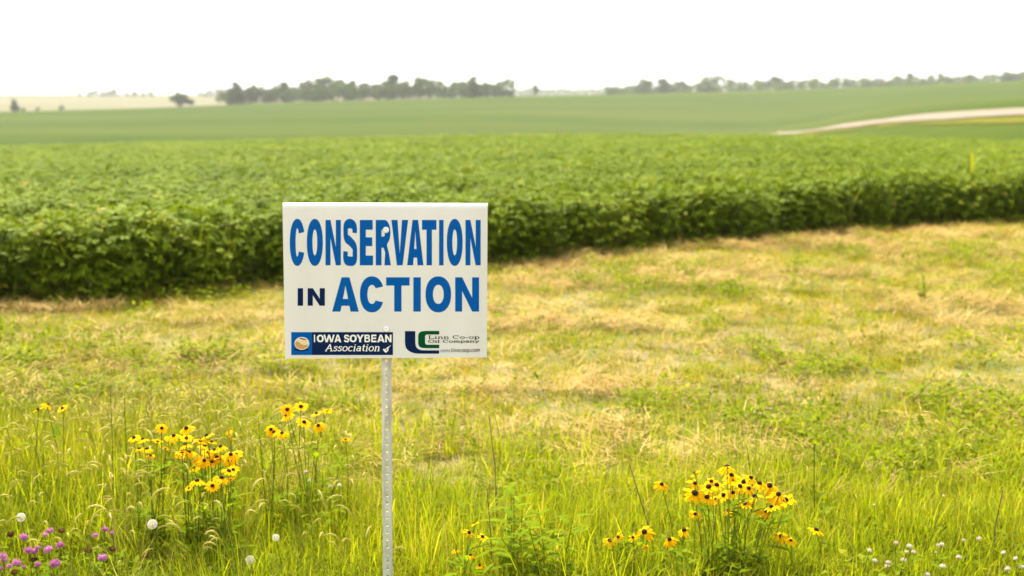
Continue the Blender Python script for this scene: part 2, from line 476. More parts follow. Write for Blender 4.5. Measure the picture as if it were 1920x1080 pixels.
# gravel road running away down the slope, with rough verges
def road_strip(name, off, half, lift, mat, jag=0.0, y1=336):
    mb = MB()
    prev = None
    for y in np.arange(20, y1, 3.0):
        xc = np.interp(y, [20, 150, 208, 330, 420], [57.5, 60.0, 62.5, 66.0, 68.0]) + off
        hw = half + jag * (float(vnoise(y * 0.09, off * 3, 5)) - 0.5)
        pts = [(xc + hw * k, y, h1(xc + hw * k, y) + lift) for k in (-1, -0.5, 0, 0.5, 1)]
        if prev:
            for k in range(4):
                mb.add([prev[k], prev[k + 1], pts[k + 1], pts[k]], [(0, 1, 2, 3)])
        prev = pts
    o = mb.build(name, mat, smooth=True)
    tag(o, kind='structure')
road_strip('road_verge', -0.8, 6.6, 0.10, M['verge'], jag=5.0)
road_strip('road', 0.0, 4.3, 0.25, M['gravel'], jag=0.8)

# ------------------------------------------------------------------ the sign
SIGN_C = Vector((-0.379, 3.8116, 1.1421))
SIGN_R = Matrix.Rotation(R(3.853), 3, 'Z') @ Matrix.Rotation(R(0.49), 3, 'Y')
SIGN_W, SIGN_H = 0.6096, 0.4702
def on_sign(u, v):
    """photo pixel -> (x, z) on the face of the sign, measured from its centre"""
    d = SIGN_R.transposed() @ ray(u, v)
    o = SIGN_R.transposed() @ (Vector((0, 0, CAM_H)) - SIGN_C)
    k = -o.y / d.y
    return (o.x + d.x * k, o.z + d.z * k)
XP = on_sign(724.3, 660)[0]
SL = SIGN_C.z / math.cos(R(0.49))
sign = empty('yard_sign', SIGN_C + SIGN_R @ Vector((XP, 0, -SL)))
sign.rotation_euler = (0, R(0.49), R(3.853))
tag(sign, 'white conservation sign with blue lettering on a perforated metal post in the grass', 'sign')
OFS = Vector((-XP, 0, SL))                      # sign centre in the root's frame

# folded sheet: front leaf, rounded top fold, back leaf
rf, th = 0.017, 0.004
prof = [(0.0, -SIGN_H / 2)]
zt = SIGN_H / 2 - rf
prof += [(0.0, zt * k / 4 - SIGN_H / 2 * (1 - k / 4)) for k in (1, 2, 3)]
for k in range(0, 13):
    a = math.pi * k / 12
    prof.append((rf - rf * math.cos(a), zt + rf * math.sin(a)))
prof += [(2 * rf, zt - 0.2), (2 * rf, -SIGN_H / 2 + 0.01)]
pr_in = []
for i, (y, z) in enumerate(prof):
    y0, z0 = prof[max(i - 1, 0)]; y1, z1 = prof[min(i + 1, len(prof) - 1)]
    tn = Vector((y1 - y0, z1 - z0)).normalized()
    pr_in.append((y + tn.y * th, z - tn.x * th))
mb = MB()
NX = 12
vs, fs = [], []
for i in range(NX + 1):
    x = -SIGN_W / 2 + SIGN_W * i / NX
    for (y, z) in prof: vs.append((x, y, z))
    for (y, z) in pr_in: vs.append((x, y, z))
n = len(prof)
for i in range(NX):
    o, p = i * 2 * n, (i + 1) * 2 * n
    for k in range(n - 1):
        fs.append((o + k, p + k, p + k + 1, o + k + 1))
        fs.append((o + n + k + 1, p + n + k + 1, p + n + k, o + n + k))
    fs.append((o, o + n, p + n, p))
    fs.append((o + n - 1, p + n - 1, p + 2 * n - 1, o + 2 * n - 1))
for o, flip in ((0, 0), (NX * 2 * n, 1)):
    for k in range(n - 1):
        q = (o + k, o + k + 1, o + n + k + 1, o + n + k)
        fs.append(q if flip else q[::-1])
mb.add(vs, fs)
panel = mb.build('panel', M['panel'], sign, smooth=False, loc=OFS)
for p in panel.data.polygons: p.use_smooth = abs(p.normal.x) < 0.5
try:
    panel.data.set_sharp_from_angle(angle=R(40))
except Exception:
    pass

from mathutils.geometry import tessellate_polygon
def flat(loops, level=0):
    """fill outer loop + holes, photo pixels -> faces on the sign"""
    L = [[Vector((*on_sign(u, v), 0)) for (u, v) in lp] for lp in loops]
    tris = tessellate_polygon(L)
    pts = [p for lp in L for p in lp]
    y = -0.0006 - 0.0004 * level
    vs = [(p.x, y, p.y) for p in pts]
    fs = []
    for t in tris:
        a, b, c = (pts[i] for i in t)
        cr = (b - a).cross(c - a).z
        fs.append(tuple(t) if cr > 0 else tuple(t[::-1]))
    return vs, fs

def ell(cx, cy, rx, ry, a0=0, a1=360, n=36, e=1.0):
    out = []
    for i in range(n + (0 if abs(a1 - a0) == 360 else 1)):
        a = R(a0 + (a1 - a0) * i / n)
        c, s = math.cos(a), math.sin(a)
        out.append((cx + rx * math.copysign(abs(c) ** e, c), cy + ry * math.copysign(abs(s) ** e, s)))
    return out

def catmull(pts, n=8):
    out = []
    P = [pts[0]] + list(pts) + [pts[-1]]
    for i in range(1, len(P) - 2):
        for k in range(n):
            t = k / n
            q = []
            for j in (0, 1):
                a, b, c, d = P[i - 1][j], P[i][j], P[i + 1][j], P[i + 2][j]
                q.append(0.5 * (2 * b + (c - a) * t + (2 * a - 5 * b + 4 * c - d) * t * t + (3 * b - a - 3 * c + d) * t ** 3))
            out.append(tuple(q))
    out.append(tuple(pts[-1]))
    return out

def ribbon(pts, hx, hy):
    lft, rgt = [], []
    for i, p in enumerate(pts):
        a, b = pts[max(i - 1, 0)], pts[min(i + 1, len(pts) - 1)]
        dx, dy = b[0] - a[0], b[1] - a[1]
        ln = math.hypot(dx, dy) or 1
        nx, ny = -dy / ln, dx / ln
        lft.append((p[0] + nx * hx / 2, p[1] + ny * hy / 2))
        rgt.append((p[0] - nx * hx / 2, p[1] - ny * hy / 2))
    return lft, rgt

def glyph(ch, sx, sy):
    """heavy grotesque capitals in the unit box: list of loops (outer, holes)"""
    E9 = 0.92
    if ch == 'I': return [[(0, 0), (1, 0), (1, 1), (0, 1)]]
    if ch == 'O': return [ell(.5, .5, .5, .5, e=E9), ell(.5, .5, .5 - sx, .5 - sy, e=E9)[::-1]]
    if ch == 'C':
        o = ell(.5, .5, .5, .5, 24, 336, 40, E9)
        i = ell(.5, .5, .5 - sx, .5 - sy, 322, 38, 34, E9)
        return [o + i]
    if ch == 'N':
        d = 0.40
        return [[(0, 0), (0, 1), (sx, 1), (1 - sx, d), (1 - sx, 1), (1, 1), (1, 0), (1 - sx, 0), (sx, 1 - d), (sx, 0)]]
    if ch == 'E':
        a = sy
        m0, m1 = .5 - a * .45 + .02, .5 + a * .45 + .02
        return [[(0, 0), (1, 0), (1, a), (sx, a), (sx, m0), (.94, m0), (.94, m1), (sx, m1), (sx, 1 - a), (.97, 1 - a), (.97, 1), (0, 1)]]
    if ch == 'T': return [[(.5 - sx / 2, 0), (.5 + sx / 2, 0), (.5 + sx / 2, 1 - sy), (1, 1 - sy), (1, 1), (0, 1), (0, 1 - sy), (.5 - sx / 2, 1 - sy)]]
    if ch == 'V': return [[(.5 - sx * .47, 0), (.5 + sx * .47, 0), (1, 1), (1 - sx, 1), (.5, .26), (sx, 1), (0, 1)]]
    if ch == 'A':
        w = .5 - sx * .47
        def L(y): return w * y
        def Ri(y): return 1 - w * y
        b0, b1 = .17, .17 + sy * .95
        def il(y): return sx + (0.5 - sx) * (y / .76)
        return [[(0, 0), (w, 1), (1 - w, 1), (1, 0), (1 - sx, 0), (1 - il(b0), b0), (il(b0), b0), (sx, 0)],
                [(il(b1), b1), (1 - il(b1), b1), (.5, .76)]]
    if ch == 'R':
        bowl = [(0, 0), (0, 1), (.58, 1)] + ell(.58, .725, .39, .275, 90, -60, 14) + [(.74, .44), (.86, .28), (1, 0), (1 - sx * 1.12, 0), (.62, .28), (.52, .385), (sx, .39), (sx, 0)]
        hole = [(sx, 1 - sy), (.56, 1 - sy)] + ell(.56, .71, .97 - sx - .56 if sx < .4 else .05, .29 - sy, 90, -90, 10) + [(sx, .42 + sy * .68)]
        yb = .71 - (.29 - sy)
        hole = [(sx, 1 - sy), (.54, 1 - sy)] + ell(.54, .71, max(.97 - sx - .54, .06), .29 - sy, 90, -90, 10)[1:] + [(sx, yb)]
        return [bowl, hole[::-1]]
    if ch == 'S':
        sp = catmull([(1 - sx * .56, .70), (.80, .84), (.5, 1 - sy / 2), (.20, .86), (sx * .52, .72), (.22, .595), (.5, .52), (.80, .41), (1 - sx * .5, .27), (.80, .125), (.5, sy / 2), (.18, .14), (sx * .5, .31)], 7)
        l, r = ribbon(sp, sx, sy)
        return [l + r[::-1]]
    if ch == 'W':
        k = sx * .55
        return [[(.2, 0), (.2 + k * 1.2, 0), (.5, .66), (.8 - k * 1.2, 0), (.8, 0), (1, 1), (1 - k, 1), (.73, .3), (.5 + k * .5, 1), (.5 - k * .5, 1), (.27, .3), (k, 1), (0, 1)]]
    if ch == 'Y':
        h = sx / 2
        return [[(.5 - h, 0), (.5 + h, 0), (.5 + h, .42), (1, 1), (1 - sx * 1.1, 1), (.5, .6), (sx * 1.1, 1), (0, 1), (.5 - h, .42)]]
    if ch == 'B':
        o = [(0, 0), (0, 1), (.6, 1)] + ell(.6, .755, .33, .245, 90, -55, 10) + ell(.62, .29, .38, .29, 50, -90, 10)
        h1_ = [(sx, 1 - sy), (.58, 1 - sy)] + ell(.58, .74, .1, .1, 90, -90, 6)[1:] + [(sx, .64)]
        h2_ = [(sx, .45), (.6, .45)] + ell(.6, .31, .12, .13, 90, -90, 6)[1:] + [(sx, .18)]
        return [o, h1_[::-1], h2_[::-1]]

def letter(ch, x0, x1, yt, yb, sx, sy, mat, conv, level=0, mbx=None):
    loops = [[conv(x0 + p[0] * (x1 - x0), yb + p[1] * (yt - yb)) for p in lp] for lp in glyph(ch, sx, sy)]
    if ch == 'S':                                # a band: filled piece by piece along its length
        lp = [on_sign(*p) for p in loops[0]]
        h_ = len(lp) // 2
        a_, b_ = lp[:h_], lp[h_:][::-1]
        vs, fs = [], []
        for i in range(h_ - 1):
            y = -0.0006 - 0.0004 * level - 0.00002 * (i % 4)
            q = [a_[i], a_[i + 1], b_[i + 1], b_[i]]
            ar = sum(q[k][0] * q[(k + 1) % 4][1] - q[(k + 1) % 4][0] * q[k][1] for k in range(4))
            if ar < 0: q = q[::-1]
            fs.append(tuple(len(vs) + k for k in range(4)))
            vs += [(p[0], y, p[1]) for p in q]
    else:
        vs, fs = flat(loops, level)
    if mbx is not None:
        mbx.add(vs, fs); return
    m = MB(); m.add(vs, fs)
    o = m.build('letter', mat, panel)
    tag(o, label='printed letter %s' % ch)
z1 = lambda x, y: (520 + x / 3.376, 370 + y / 3.376)
z2 = lambda x, y: (530 + x / 9.143, 600 + y / 9.143)
z3 = lambda x, y: (740 + x / 10.378, 600 + y / 10.378)
for ch, x0, x1, rnd_ in [('C', 79, 174, 1), ('O', 187, 288, 1), ('N', 305, 402, 0), ('S', 418, 505, 1), ('E', 522, 606, 0), ('R', 623, 719, 0), ('V', 722, 828, 0), ('A', 822, 925, 0), ('T', 916, 1007, 0), ('I', 1024, 1052, 0), ('O', 1073, 1173, 1), ('N', 1191, 1287, 0)]:
    yt, yb = (136, 434) if rnd_ else (143, 430)
    sx = {'C': .385, 'O': .35, 'N': .325, 'S': .325, 'E': .45, 'R': .38, 'V': .365, 'A': .365, 'T': .37}.get(ch, .4)
    letter(ch, x0, x1, yt, yb, sx, {'C': .20, 'O': .225, 'S': .20, 'A': .20}.get(ch, .215), M['blue'], z1)
for ch, x0, x1, rnd_ in [('A', 347, 516, 0), ('C', 523, 675, 1), ('T', 689, 837, 0), ('I', 861, 908, 0), ('O', 938, 1100, 1), ('N', 1126, 1277, 0)]:
    yt, yb = (500, 728) if rnd_ else (506, 723)
    letter(ch, x0, x1, yt, yb, {'C': .31, 'O': .29, 'N': .29, 'A': .31, 'T': .31}.get(ch, .3), {'C': .235, 'O': .235, 'T': .24, 'A': .21}.get(ch, .22), M['blue'], z1)
letter('I', 129, 163, 575, 686, .4, .2, M['navy'], z1)
letter('N', 192, 301, 575, 686, .30, .2, M['navy'], z1)

def print_part(name, shapes, mat, conv, level=0):
    m = MB()
    for i, lp in enumerate(shapes):
        vs, fs = flat([[conv(*p) for p in l] for l in lp], level)
        m.add(vs, fs)
    return m.build(name, mat, panel)
rect = lambda a, b, c, d: [[(a, b), (c, b), (c, d), (a, d)]]
print_part('logo_block', [rect(505, 207, 1890, 600)], M['navy'], z2)
print_part('logo_block', [rect(148, 207, 505, 600)], M['blue'], z2)
print_part('soybean_shadow', [[ell(322, 500, 122, 34)]], M['navy'], z2, 1)
print_part('soybean_mark', [[ell(330, 400, 127, 110)]], M['lightprint'], z2, 2)
print_part('soybean_mark', [[ell(330, 400, 116, 99)]], M['cream'], z2, 3)
print_part('soybean_mark', [[[(218, 378)] + catmull([(218, 378), (262, 365), (330, 415), (400, 428), (444, 415)], 6) + ell(330, 400, 114, 97, 8, 172, 16)]], M['tan'], z2, 4)
print_part('soybean_mark', [[catmull([(272, 312), (330, 306), (404, 332), (392, 344), (330, 330), (272, 312)], 5)[:-1]]], M['stem_brown'], z2, 4)
mb = MB()
for ch, x0, x1 in [('I', 537, 556), ('O', 586, 706), ('W', 700, 892), ('A', 886, 1006), ('S', 1053, 1142), ('O', 1148, 1270), ('Y', 1266, 1392), ('B', 1402, 1502), ('E', 1520, 1608), ('A', 1620, 1748), ('N', 1756, 1866)]:
    letter(ch, x0, x1, 250, 380, {'I': .4}.get(ch, .27), .21, None, z2, 1, mb)
mb.build('lettering', M['lightprint'], panel)
print_part('leaf_mark', [[[(1716, 505), (1742, 488), (1752, 505), (1790, 470), (1862, 428), (1812, 482), (1815, 520), (1790, 545), (1765, 562), (1742, 540)], [(1775, 502), (1768, 525), (1790, 520), (1796, 496)]]], M['lightprint'], z2, 1)
# L and C monogram
print_part('monogram_letter', [[[(200, 215), (402, 215), (402, 440)] + catmull([(402, 440), (418, 520), (470, 570), (540, 588)], 5) + [(866, 590), (866, 655), (520, 655)] + catmull([(520, 655), (380, 645), (270, 595), (215, 525), (200, 430)], 5)]], M['navy'], z3)
print_part('monogram_letter', [[[(868, 212), (600, 212)] + catmull([(600, 212), (510, 225), (466, 270), (458, 330)], 5) + catmull([(458, 430), (466, 490), (510, 535), (600, 548)], 5) + [(868, 548), (868, 480), (640, 480)] + catmull([(640, 480), (608, 474), (592, 445)], 4) + catmull([(592, 315), (608, 288), (640, 282)], 4) + [(868, 282)]]], M['green'], z3)

EA = lambda cx, cy, rx, ry, a0, a1, n=14: ell(cx, cy, rx, ry, a0, a1, n)
SER = {   # strokes, serifs, advance
    'L': ([[(.2, 0), (.2, 1)], [(.05, 0), (.72, 0)], [(.72, 0), (.72, .24)]], [[(.05, 1), (.38, 1)]], .85),
    'i': ([[(.18, 0), (.18, .66)], [(.18, .84), (.18, .96)]], [[(.05, .66), (.18, .66)], [(.05, 0), (.32, 0)]], .4),
    'l': ([[(.18, 0), (.18, 1)]], [[(.05, 1), (.18, 1)], [(.05, 0), (.32, 0)]], .4),
    'n': ([[(.18, 0), (.18, .66)], EA(.38, .44, .2, .22, 180, 0) + [(.58, 0)]], [[(.05, .66), (.18, .66)], [(.05, 0), (.31, 0)], [(.46, 0), (.71, 0)]], .78),
    'm': ([[(.18, 0), (.18, .66)], EA(.35, .44, .17, .22, 180, 0) + [(.52, 0)], EA(.69, .44, .17, .22, 180, 0) + [(.86, 0)]], [[(.05, .66), (.18, .66)], [(.05, 0), (.31, 0)], [(.41, 0), (.63, 0)], [(.75, 0), (.98, 0)]], 1.05),
    'C': ([EA(.47, .5, .38, .5, 48, 312, 22)], [[(.74, .7), (.76, 1.0)]], .95),
    'O': ([ell(.5, .5, .42, .5) + [(.92, .5)]], [], 1.05),
    'o': ([ell(.35, .33, .27, .33, n=20) + [(.62, .33)]], [], .72),
    'c': ([EA(.35, .33, .27, .33, 45, 315)], [], .66),
    '-': ([[(.08, .36), (.36, .36)]], [], .45),
    'p': ([[(.18, -.28), (.18, .66)], EA(.4, .33, .24, .33, 155, -155)], [[(.05, .66), (.18, .66)], [(.05, -.28), (.33, -.28)]], .74),
    'a': ([ell(.3, .2, .2, .2, n=14) + [(.5, .2)], [(.52, 0), (.52, .45)] + EA(.32, .45, .2, .21, 0, 150, 8)], [[(.52, 0), (.64, .02)]], .7),
    'y': ([[(.08, .66), (.36, .02)], [(.62, .66), (.30, -.14), (.2, -.26), (.08, -.24)]], [[(0, .66), (.2, .66)], [(.5, .66), (.72, .66)]], .7),
    'A': ([[(.08, 0), (.46, 1)], [(.44, 1), (.82, 0)], [(.22, .36), (.68, .36)]], [[(0, 0), (.22, 0)], [(.66, 0), (.96, 0)]], .98),
    's': ([catmull([(.48, .52), (.42, .62), (.28, .66), (.13, .58), (.14, .46), (.28, .36), (.44, .26), (.46, .12), (.30, .0), (.14, .04), (.08, .14)], 3)], [], .58),
    't': ([[(.2, .92), (.2, .14), (.28, .02), (.42, .06)], [(.04, .66), (.4, .66)]], [], .48),
    'w': ([[(.04, .66), (.24, 0), (.42, .6), (.6, 0), (.8, .66)]], [], .86),
    '.': ([[(.1, 0), (.1, .13)]], [], .3), ' ': ([], [], .42)}
def small_text(txt, x0, x1, ytop, ybase, hx, hy, mat, conv, shear=0.0, serif=True, rise=0.0):
    total = sum(SER[c][2] for c in txt)
    k = (x1 - x0) / total
    H = ytop - ybase
    m = MB(); pen = 0.0; cnt = 0
    for c in txt:
        st, se, adv = SER[c]
        for s_ in st + (se if serif else []):
            pts = [(x0 + (pen + p[0]) * k + shear * p[1] * -H, ybase + p[1] * H + rise * (pen / total)) for p in s_]
            l, r = ribbon(pts, hx, hy)
            q = [Vector(on_sign(*conv(*p))) for p in l]; w = [Vector(on_sign(*conv(*p))) for p in r]
            y = -0.0011 - 0.00002 * (cnt % 3); cnt += 1
            vs = [(p.x, y, p.y) for p in q] + [(p.x, y, p.y) for p in w]
            nn = len(q)
            m.add(vs, [(i, i + 1, nn + i + 1, nn + i) for i in range(nn - 1)])
        pen += adv
    m.build('lettering', mat, panel)
small_text('Association', 728, 1665, 412, 530, 20, 13, M['lightprint'], z2, shear=0.22)
small_text('Linn Co-op', 650, 1655, 303, 364, 21, 8, M['black'], z3, rise=-4)
small_text('Oil Company', 650, 1645, 388, 440, 21, 8, M['black'], z3, rise=-6)
small_text('www.linncoop.com', 885, 1655, 548, 628, 10, 9, M['black'], z3, shear=0.2, serif=False, rise=-12)

# plastic caps of the two bolts
for (zx, zy) in ((688, 206), (690, 834)):
    x, z = on_sign(*z1(zx, zy))
    m = MB()
    rings = [(0.0095, 0.0), (0.0095, 0.0015), (0.0085, 0.0032), (0.006, 0.0045), (0.0045, 0.0047), (0.0040, 0.0036), (0.0, 0.0034)]
    vs, fs = [], []
    for r_, d_ in rings[:-1]:
        for k in range(16):
            vs.append((r_ * math.cos(k * math.pi / 8), -d_, r_ * math.sin(k * math.pi / 8)))
    vs.append((0, -0.0034, 0))
    for i in range(len(rings) - 2):
        for k in range(16):
            fs.append((i * 16 + k, i * 16 + (k + 1) % 16, (i + 1) * 16 + (k + 1) % 16, (i + 1) * 16 + k))
    o_ = (len(rings) - 2) * 16
    for k in range(16): fs.append((o_ + k, o_ + (k + 1) % 16, len(vs) - 1))
    m.add(vs, fs)
    m.build('bolt_cap', M['cap'], sign, smooth=True, loc=OFS + Vector((x, -0.0005, z)))

# perforated channel post with real holes
PITCH_H, WEB, RH, T_ = 0.0236, 0.0100, 0.0041, 0.0022
y0 = th + 0.0006
m = MB()
z_top = SL + SIGN_H / 2 - 0.02
ncell = int((z_top + 0.12) / PITCH_H)
angs = []
ac = math.atan2(PITCH_H / 2, WEB)
base_a = [0, ac * .5, ac, (ac + math.pi / 2) / 2, math.pi / 2]
for q in range(4):
    pass
angs = sorted(set(round(a, 6) for a in (base_a + [math.pi - a for a in base_a] + [math.pi + a for a in base_a] + [2 * math.pi - a for a in base_a]) if a < 2 * math.pi - 1e-4))
na = len(angs)
for c in range(ncell):
    zc = z_top - PITCH_H * (c + 0.5)
    ring_o, ring_i = [], []
    for a in angs:
        ca, sa = math.cos(a), math.sin(a)
        s_ = min(WEB / abs(ca) if abs(ca) > 1e-6 else 9, PITCH_H / 2 / abs(sa) if abs(sa) > 1e-6 else 9)
        ring_o.append((ca * s_, sa * s_)); ring_i.append((ca * RH, sa * RH))
    vs = []
    for yy in (y0, y0 + T_):
        vs += [(x, yy, zc + z) for x, z in ring_o] + [(x, yy, zc + z) for x, z in ring_i]
    fs = []
    for k in range(na):
        k2 = (k + 1) % na
        fs.append((k, k2, na + k2, na + k))
        fs.append((na + k, na + k2, 3 * na + k2, 3 * na + k))
        fs.append((3 * na + k, 3 * na + k2, 2 * na + k2, 2 * na + k))
    m.add(vs, fs)
zb = z_top - PITCH_H * ncell
for s_ in (-1, 1):
    sec = [(WEB, y0), (0.0145, y0 + 0.005), (0.0152, y0 + 0.016), (0.0132, y0 + 0.016), (0.0125, y0 + 0.006), (WEB, y0 + T_)]
    vs = [(x * s_, y, zb) for x, y in sec] + [(x * s_, y, z_top) for x, y in sec]
    k6 = len(sec)
    fs = [((k, k + 1, k6 + k + 1, k6 + k) if s_ > 0 else (k6 + k, k6 + k + 1, k + 1, k)) for k in range(k6 - 1)]
    fs += [tuple(range(k6, 2 * k6))]
    m.add(vs, fs)
m.build('post', M['post'], sign)

# ------------------------------------------------------------------ scattered cover (stuff)
def proto_coll(name, meshes):
    c = bpy.data.collections.new(name)                     # never linked to the scene: only a source of copies
    for i, me in enumerate(meshes):
        o = bpy.data.objects.new('%s_%02d' % (name, i), me)
        c.objects.link(o)
    return c

def scatter(name, coll, P, ROT, SC, IDX, label, cat):
    n_ = len(P)
    me = bpy.data.meshes.new(name)
    me.vertices.add(n_)
    me.vertices.foreach_set('co', np.asarray(P, np.float32).ravel())
    a = me.attributes.new('rot', 'FLOAT_VECTOR', 'POINT'); a.data.foreach_set('vector', np.asarray(ROT, np.float32).ravel())
    a = me.attributes.new('scl', 'FLOAT_VECTOR', 'POINT'); a.data.foreach_set('vector', np.asarray(SC, np.float32).ravel())
    a = me.attributes.new('idx', 'INT', 'POINT'); a.data.foreach_set('value', np.asarray(IDX, np.int32))
    me.update()
    o = link(name, me)
    ng = bpy.data.node_groups.new(name, 'GeometryNodeTree')
    ng.interface.new_socket('Geometry', in_out='INPUT', socket_type='NodeSocketGeometry')
    ng.interface.new_socket('Geometry', in_out='OUTPUT', socket_type='NodeSocketGeometry')
    N, L = ng.nodes, ng.links
    gi, go = N.new('NodeGroupInput'), N.new('NodeGroupOutput')
    ci = N.new('GeometryNodeCollectionInfo')
    ci.inputs['Collection'].default_value = coll
    ci.inputs['Separate Children'].default_value = True
    ci.inputs['Reset Children'].default_value = True
    ip = N.new('GeometryNodeInstanceOnPoints')
    ip.inputs['Pick Instance'].default_value = True
    def na_(nm, ty):
        q = N.new('GeometryNodeInputNamedAttribute'); q.data_type = ty; q.inputs['Name'].default_value = nm
        return q.outputs['Attribute']
    er = N.new('FunctionNodeEulerToRotation')
    L.new(na_('rot', 'FLOAT_VECTOR'), er.inputs[0])
    L.new(gi.outputs[0], ip.inputs['Points'])
    L.new(ci.outputs[0], ip.inputs['Instance'])
    L.new(na_('idx', 'INT'), ip.inputs['Instance Index'])
    L.new(er.outputs[0], ip.inputs['Rotation'])
    L.new(na_('scl', 'FLOAT_VECTOR'), ip.inputs['Scale'])
    L.new(ip.outputs[0], go.inputs[0])
    md = o.modifiers.new('cover', 'NODES')
    md.node_group = ng
    tag(o, label, cat, kind='stuff')
    return o

def place(name, coll, nproto, x, y, label, cat, s=(0.8, 1.2), z=None, scale_mul=None, tilt=0.12, zs=None, idx=None):
    n_ = len(x)
    zz = height(x, y) if z is None else z
    P = np.stack([x, y, zz], 1)
    ROT = np.stack([rng.normal(0, tilt, n_), rng.normal(0, tilt, n_), rng.uniform(0, 2 * math.pi, n_)], 1)
    sc = rng.uniform(s[0], s[1], n_)
    if scale_mul is not None: sc = sc * scale_mul
    SC = np.stack([sc, sc, sc * (1 if zs is None else zs)], 1)
    return scatter(name, coll, P, ROT, SC, rng.integers(0, nproto, n_) if idx is None else idx, label, cat)

def pts_in(y0, y1, dens, k=0.47, pad=1.3):
    """random points in the trapezoid the lens covers, with a margin for a step to the side"""
    area = (y1 - y0) * ((y0 + y1) * k + 2 * pad)
    n_ = int(area * dens)
    y = np.sqrt(rng.uniform(0, 1, n_) * ((y1 + pad / k) ** 2 - (y0 + pad / k) ** 2) + (y0 + pad / k) ** 2) - pad / k
    x = rng.uniform(-1, 1, n_) * (k * y + pad)
    return x, y

def tuft(nb, h0, h1_, r_, w0, w1, lean=0.35, bend=0.9, mat='tall_grass'):
    m = MB()
    for _ in range(nb):
        a = random.uniform(0, 6.283); q = r_ * math.sqrt(random.random())
        hh = random.uniform(h0, h1_)
        lean_ = abs(random.gauss(0.05, lean)) if random.random() < 0.6 else random.uniform(0.5, 1.25)
        m.blade((q * math.cos(a), q * math.sin(a), -0.01), random.uniform(0, 6.283), hh, lean_, random.gauss(0.35, bend * 0.6), random.uniform(w0, w1), random.random(), 4 if h1_ > 0.2 else 3)
    return m.mesh('tuft', M[mat])

def hay_mat_mesh(nb, r_, L0, L1, mat='hay'):
    m = MB()
    a0 = random.uniform(-0.5, 0.5)
    for _ in range(nb):
        a = random.uniform(0, 6.283); q = r_ * math.sqrt(random.random())
        az = a0 + random.gauss(0, 0.9)
        m.blade((q * math.cos(a), q * math.sin(a), random.uniform(0.002, 0.045)), az, random.uniform(L0, L1), random.uniform(1.15, 1.6), random.gauss(0.12, 0.25), random.uniform(0.0025, 0.006), random.random(), 3)
    return m.mesh('hay', M[mat])

def foxtail_mesh(nst):
    m = MB()
    for _ in range(nst):
        a = random.uniform(0, 6.283); q = 0.06 * math.sqrt(random.random())
        az = random.uniform(0, 6.283)
        d = Vector((math.cos(az), math.sin(az), 0))
        p = Vector((q * math.cos(a), q * math.sin(a), 0)); hh = random.uniform(0.3, 0.46); ang = random.uniform(0.02, 0.2)
        pts = [p.copy()]
        for k in range(6):
            p = p + (d * math.sin(ang) + Vector((0, 0, 1)) * math.cos(ang)) * hh / 6
            pts.append(p.copy()); ang += 0.05
        m.tube(pts, [0.0011] * 7, 3, 0.15, cap=False)
        hl = random.uniform(0.05, 0.085); hp = [p.copy()]; ang += 0.2
        for k in range(5):
            p = p + (d * math.sin(ang) + Vector((0, 0, 1)) * math.cos(ang)) * hl / 5
            hp.append(p.copy()); ang += random.uniform(0.25, 0.45)
        m.tube(hp, [0.0016, 0.0032, 0.0037, 0.0034, 0.0025, 0.0008], 5, 0.75, cap=False)
        for k in range(34):
            j = random.uniform(0.3, 4.6); i0 = int(j); c = hp[i0].lerp(hp[i0 + 1], j - i0)
            dr = Vector((random.gauss(0, 1), random.gauss(0, 1), random.gauss(0, 1))).normalized()
            dr = (dr + (hp[i0 + 1] - hp[i0]).normalized() * 0.8).normalized()
            s_ = dr.orthogonal().normalized() * 0.0006
            m.add([c - s_, c + s_, c + dr * 0.013], [(0, 1, 2)], random.uniform(0.6, 1))
        for k in range(2):
            m.blade((q * math.cos(a), q * math.sin(a), 0), random.uniform(0, 6.28), random.uniform(0.15, 0.28), random.uniform(0.1, 0.5), random.uniform(0.5, 1.3), 0.005, random.uniform(0, 0.4), 4)
    return m.mesh('foxtail', M['foxtail'])

def soy_mesh(nleaf, hmin, hmax, spread, power=0.6, ls=1.0, stem=True, level=1.0):
    m = MB()
    if stem:
        for k in range(2):
            m.tube([(random.uniform(-.02, .02), random.uniform(-.02, .02), 0), (random.uniform(-.05, .05), random.uniform(-.05, .05), hmax * 0.85)], [0.004, 0.002], 3, 0.2, cap=False)
    for _ in range(nleaf):
        t = random.random() ** power
        z = hmin + (hmax - hmin) * t
        a = random.uniform(0, 6.283)
        rr = spread * math.sqrt(random.random())
        c = Vector((rr * math.cos(a), rr * math.sin(a), z - 0.25 * rr * rr / max(spread, .01)))
        tilt = random.gauss(0.25, 0.30) * level
        az = a + random.gauss(0, 0.7)
        out = Vector((math.cos(az) * math.cos(tilt), math.sin(az) * math.cos(tilt), -math.sin(tilt)))
        up = Vector((random.gauss(0, .28 * level), random.gauss(0, .28 * level), 1)).normalized()
        side = out.cross(up).normalized()
        tint = random.random()
        for q in (-1, 0, 1):
            dd = (out + side * q * 1.15).normalized() if q else out
            b = c + (out * 0.02 if q == 0 else side * q * 0.006)
            L_ = random.uniform(0.046, 0.072) * ls
            m.leaf(b, dd, up, L_, L_ * random.uniform(0.62, 0.75), min(1, max(0, tint + random.uniform(-.15, .15))), fold=random.uniform(-0.05, 0.16), droop=random.uniform(0, 0.3))
    return m.mesh('soy', M['soy_leaf'])

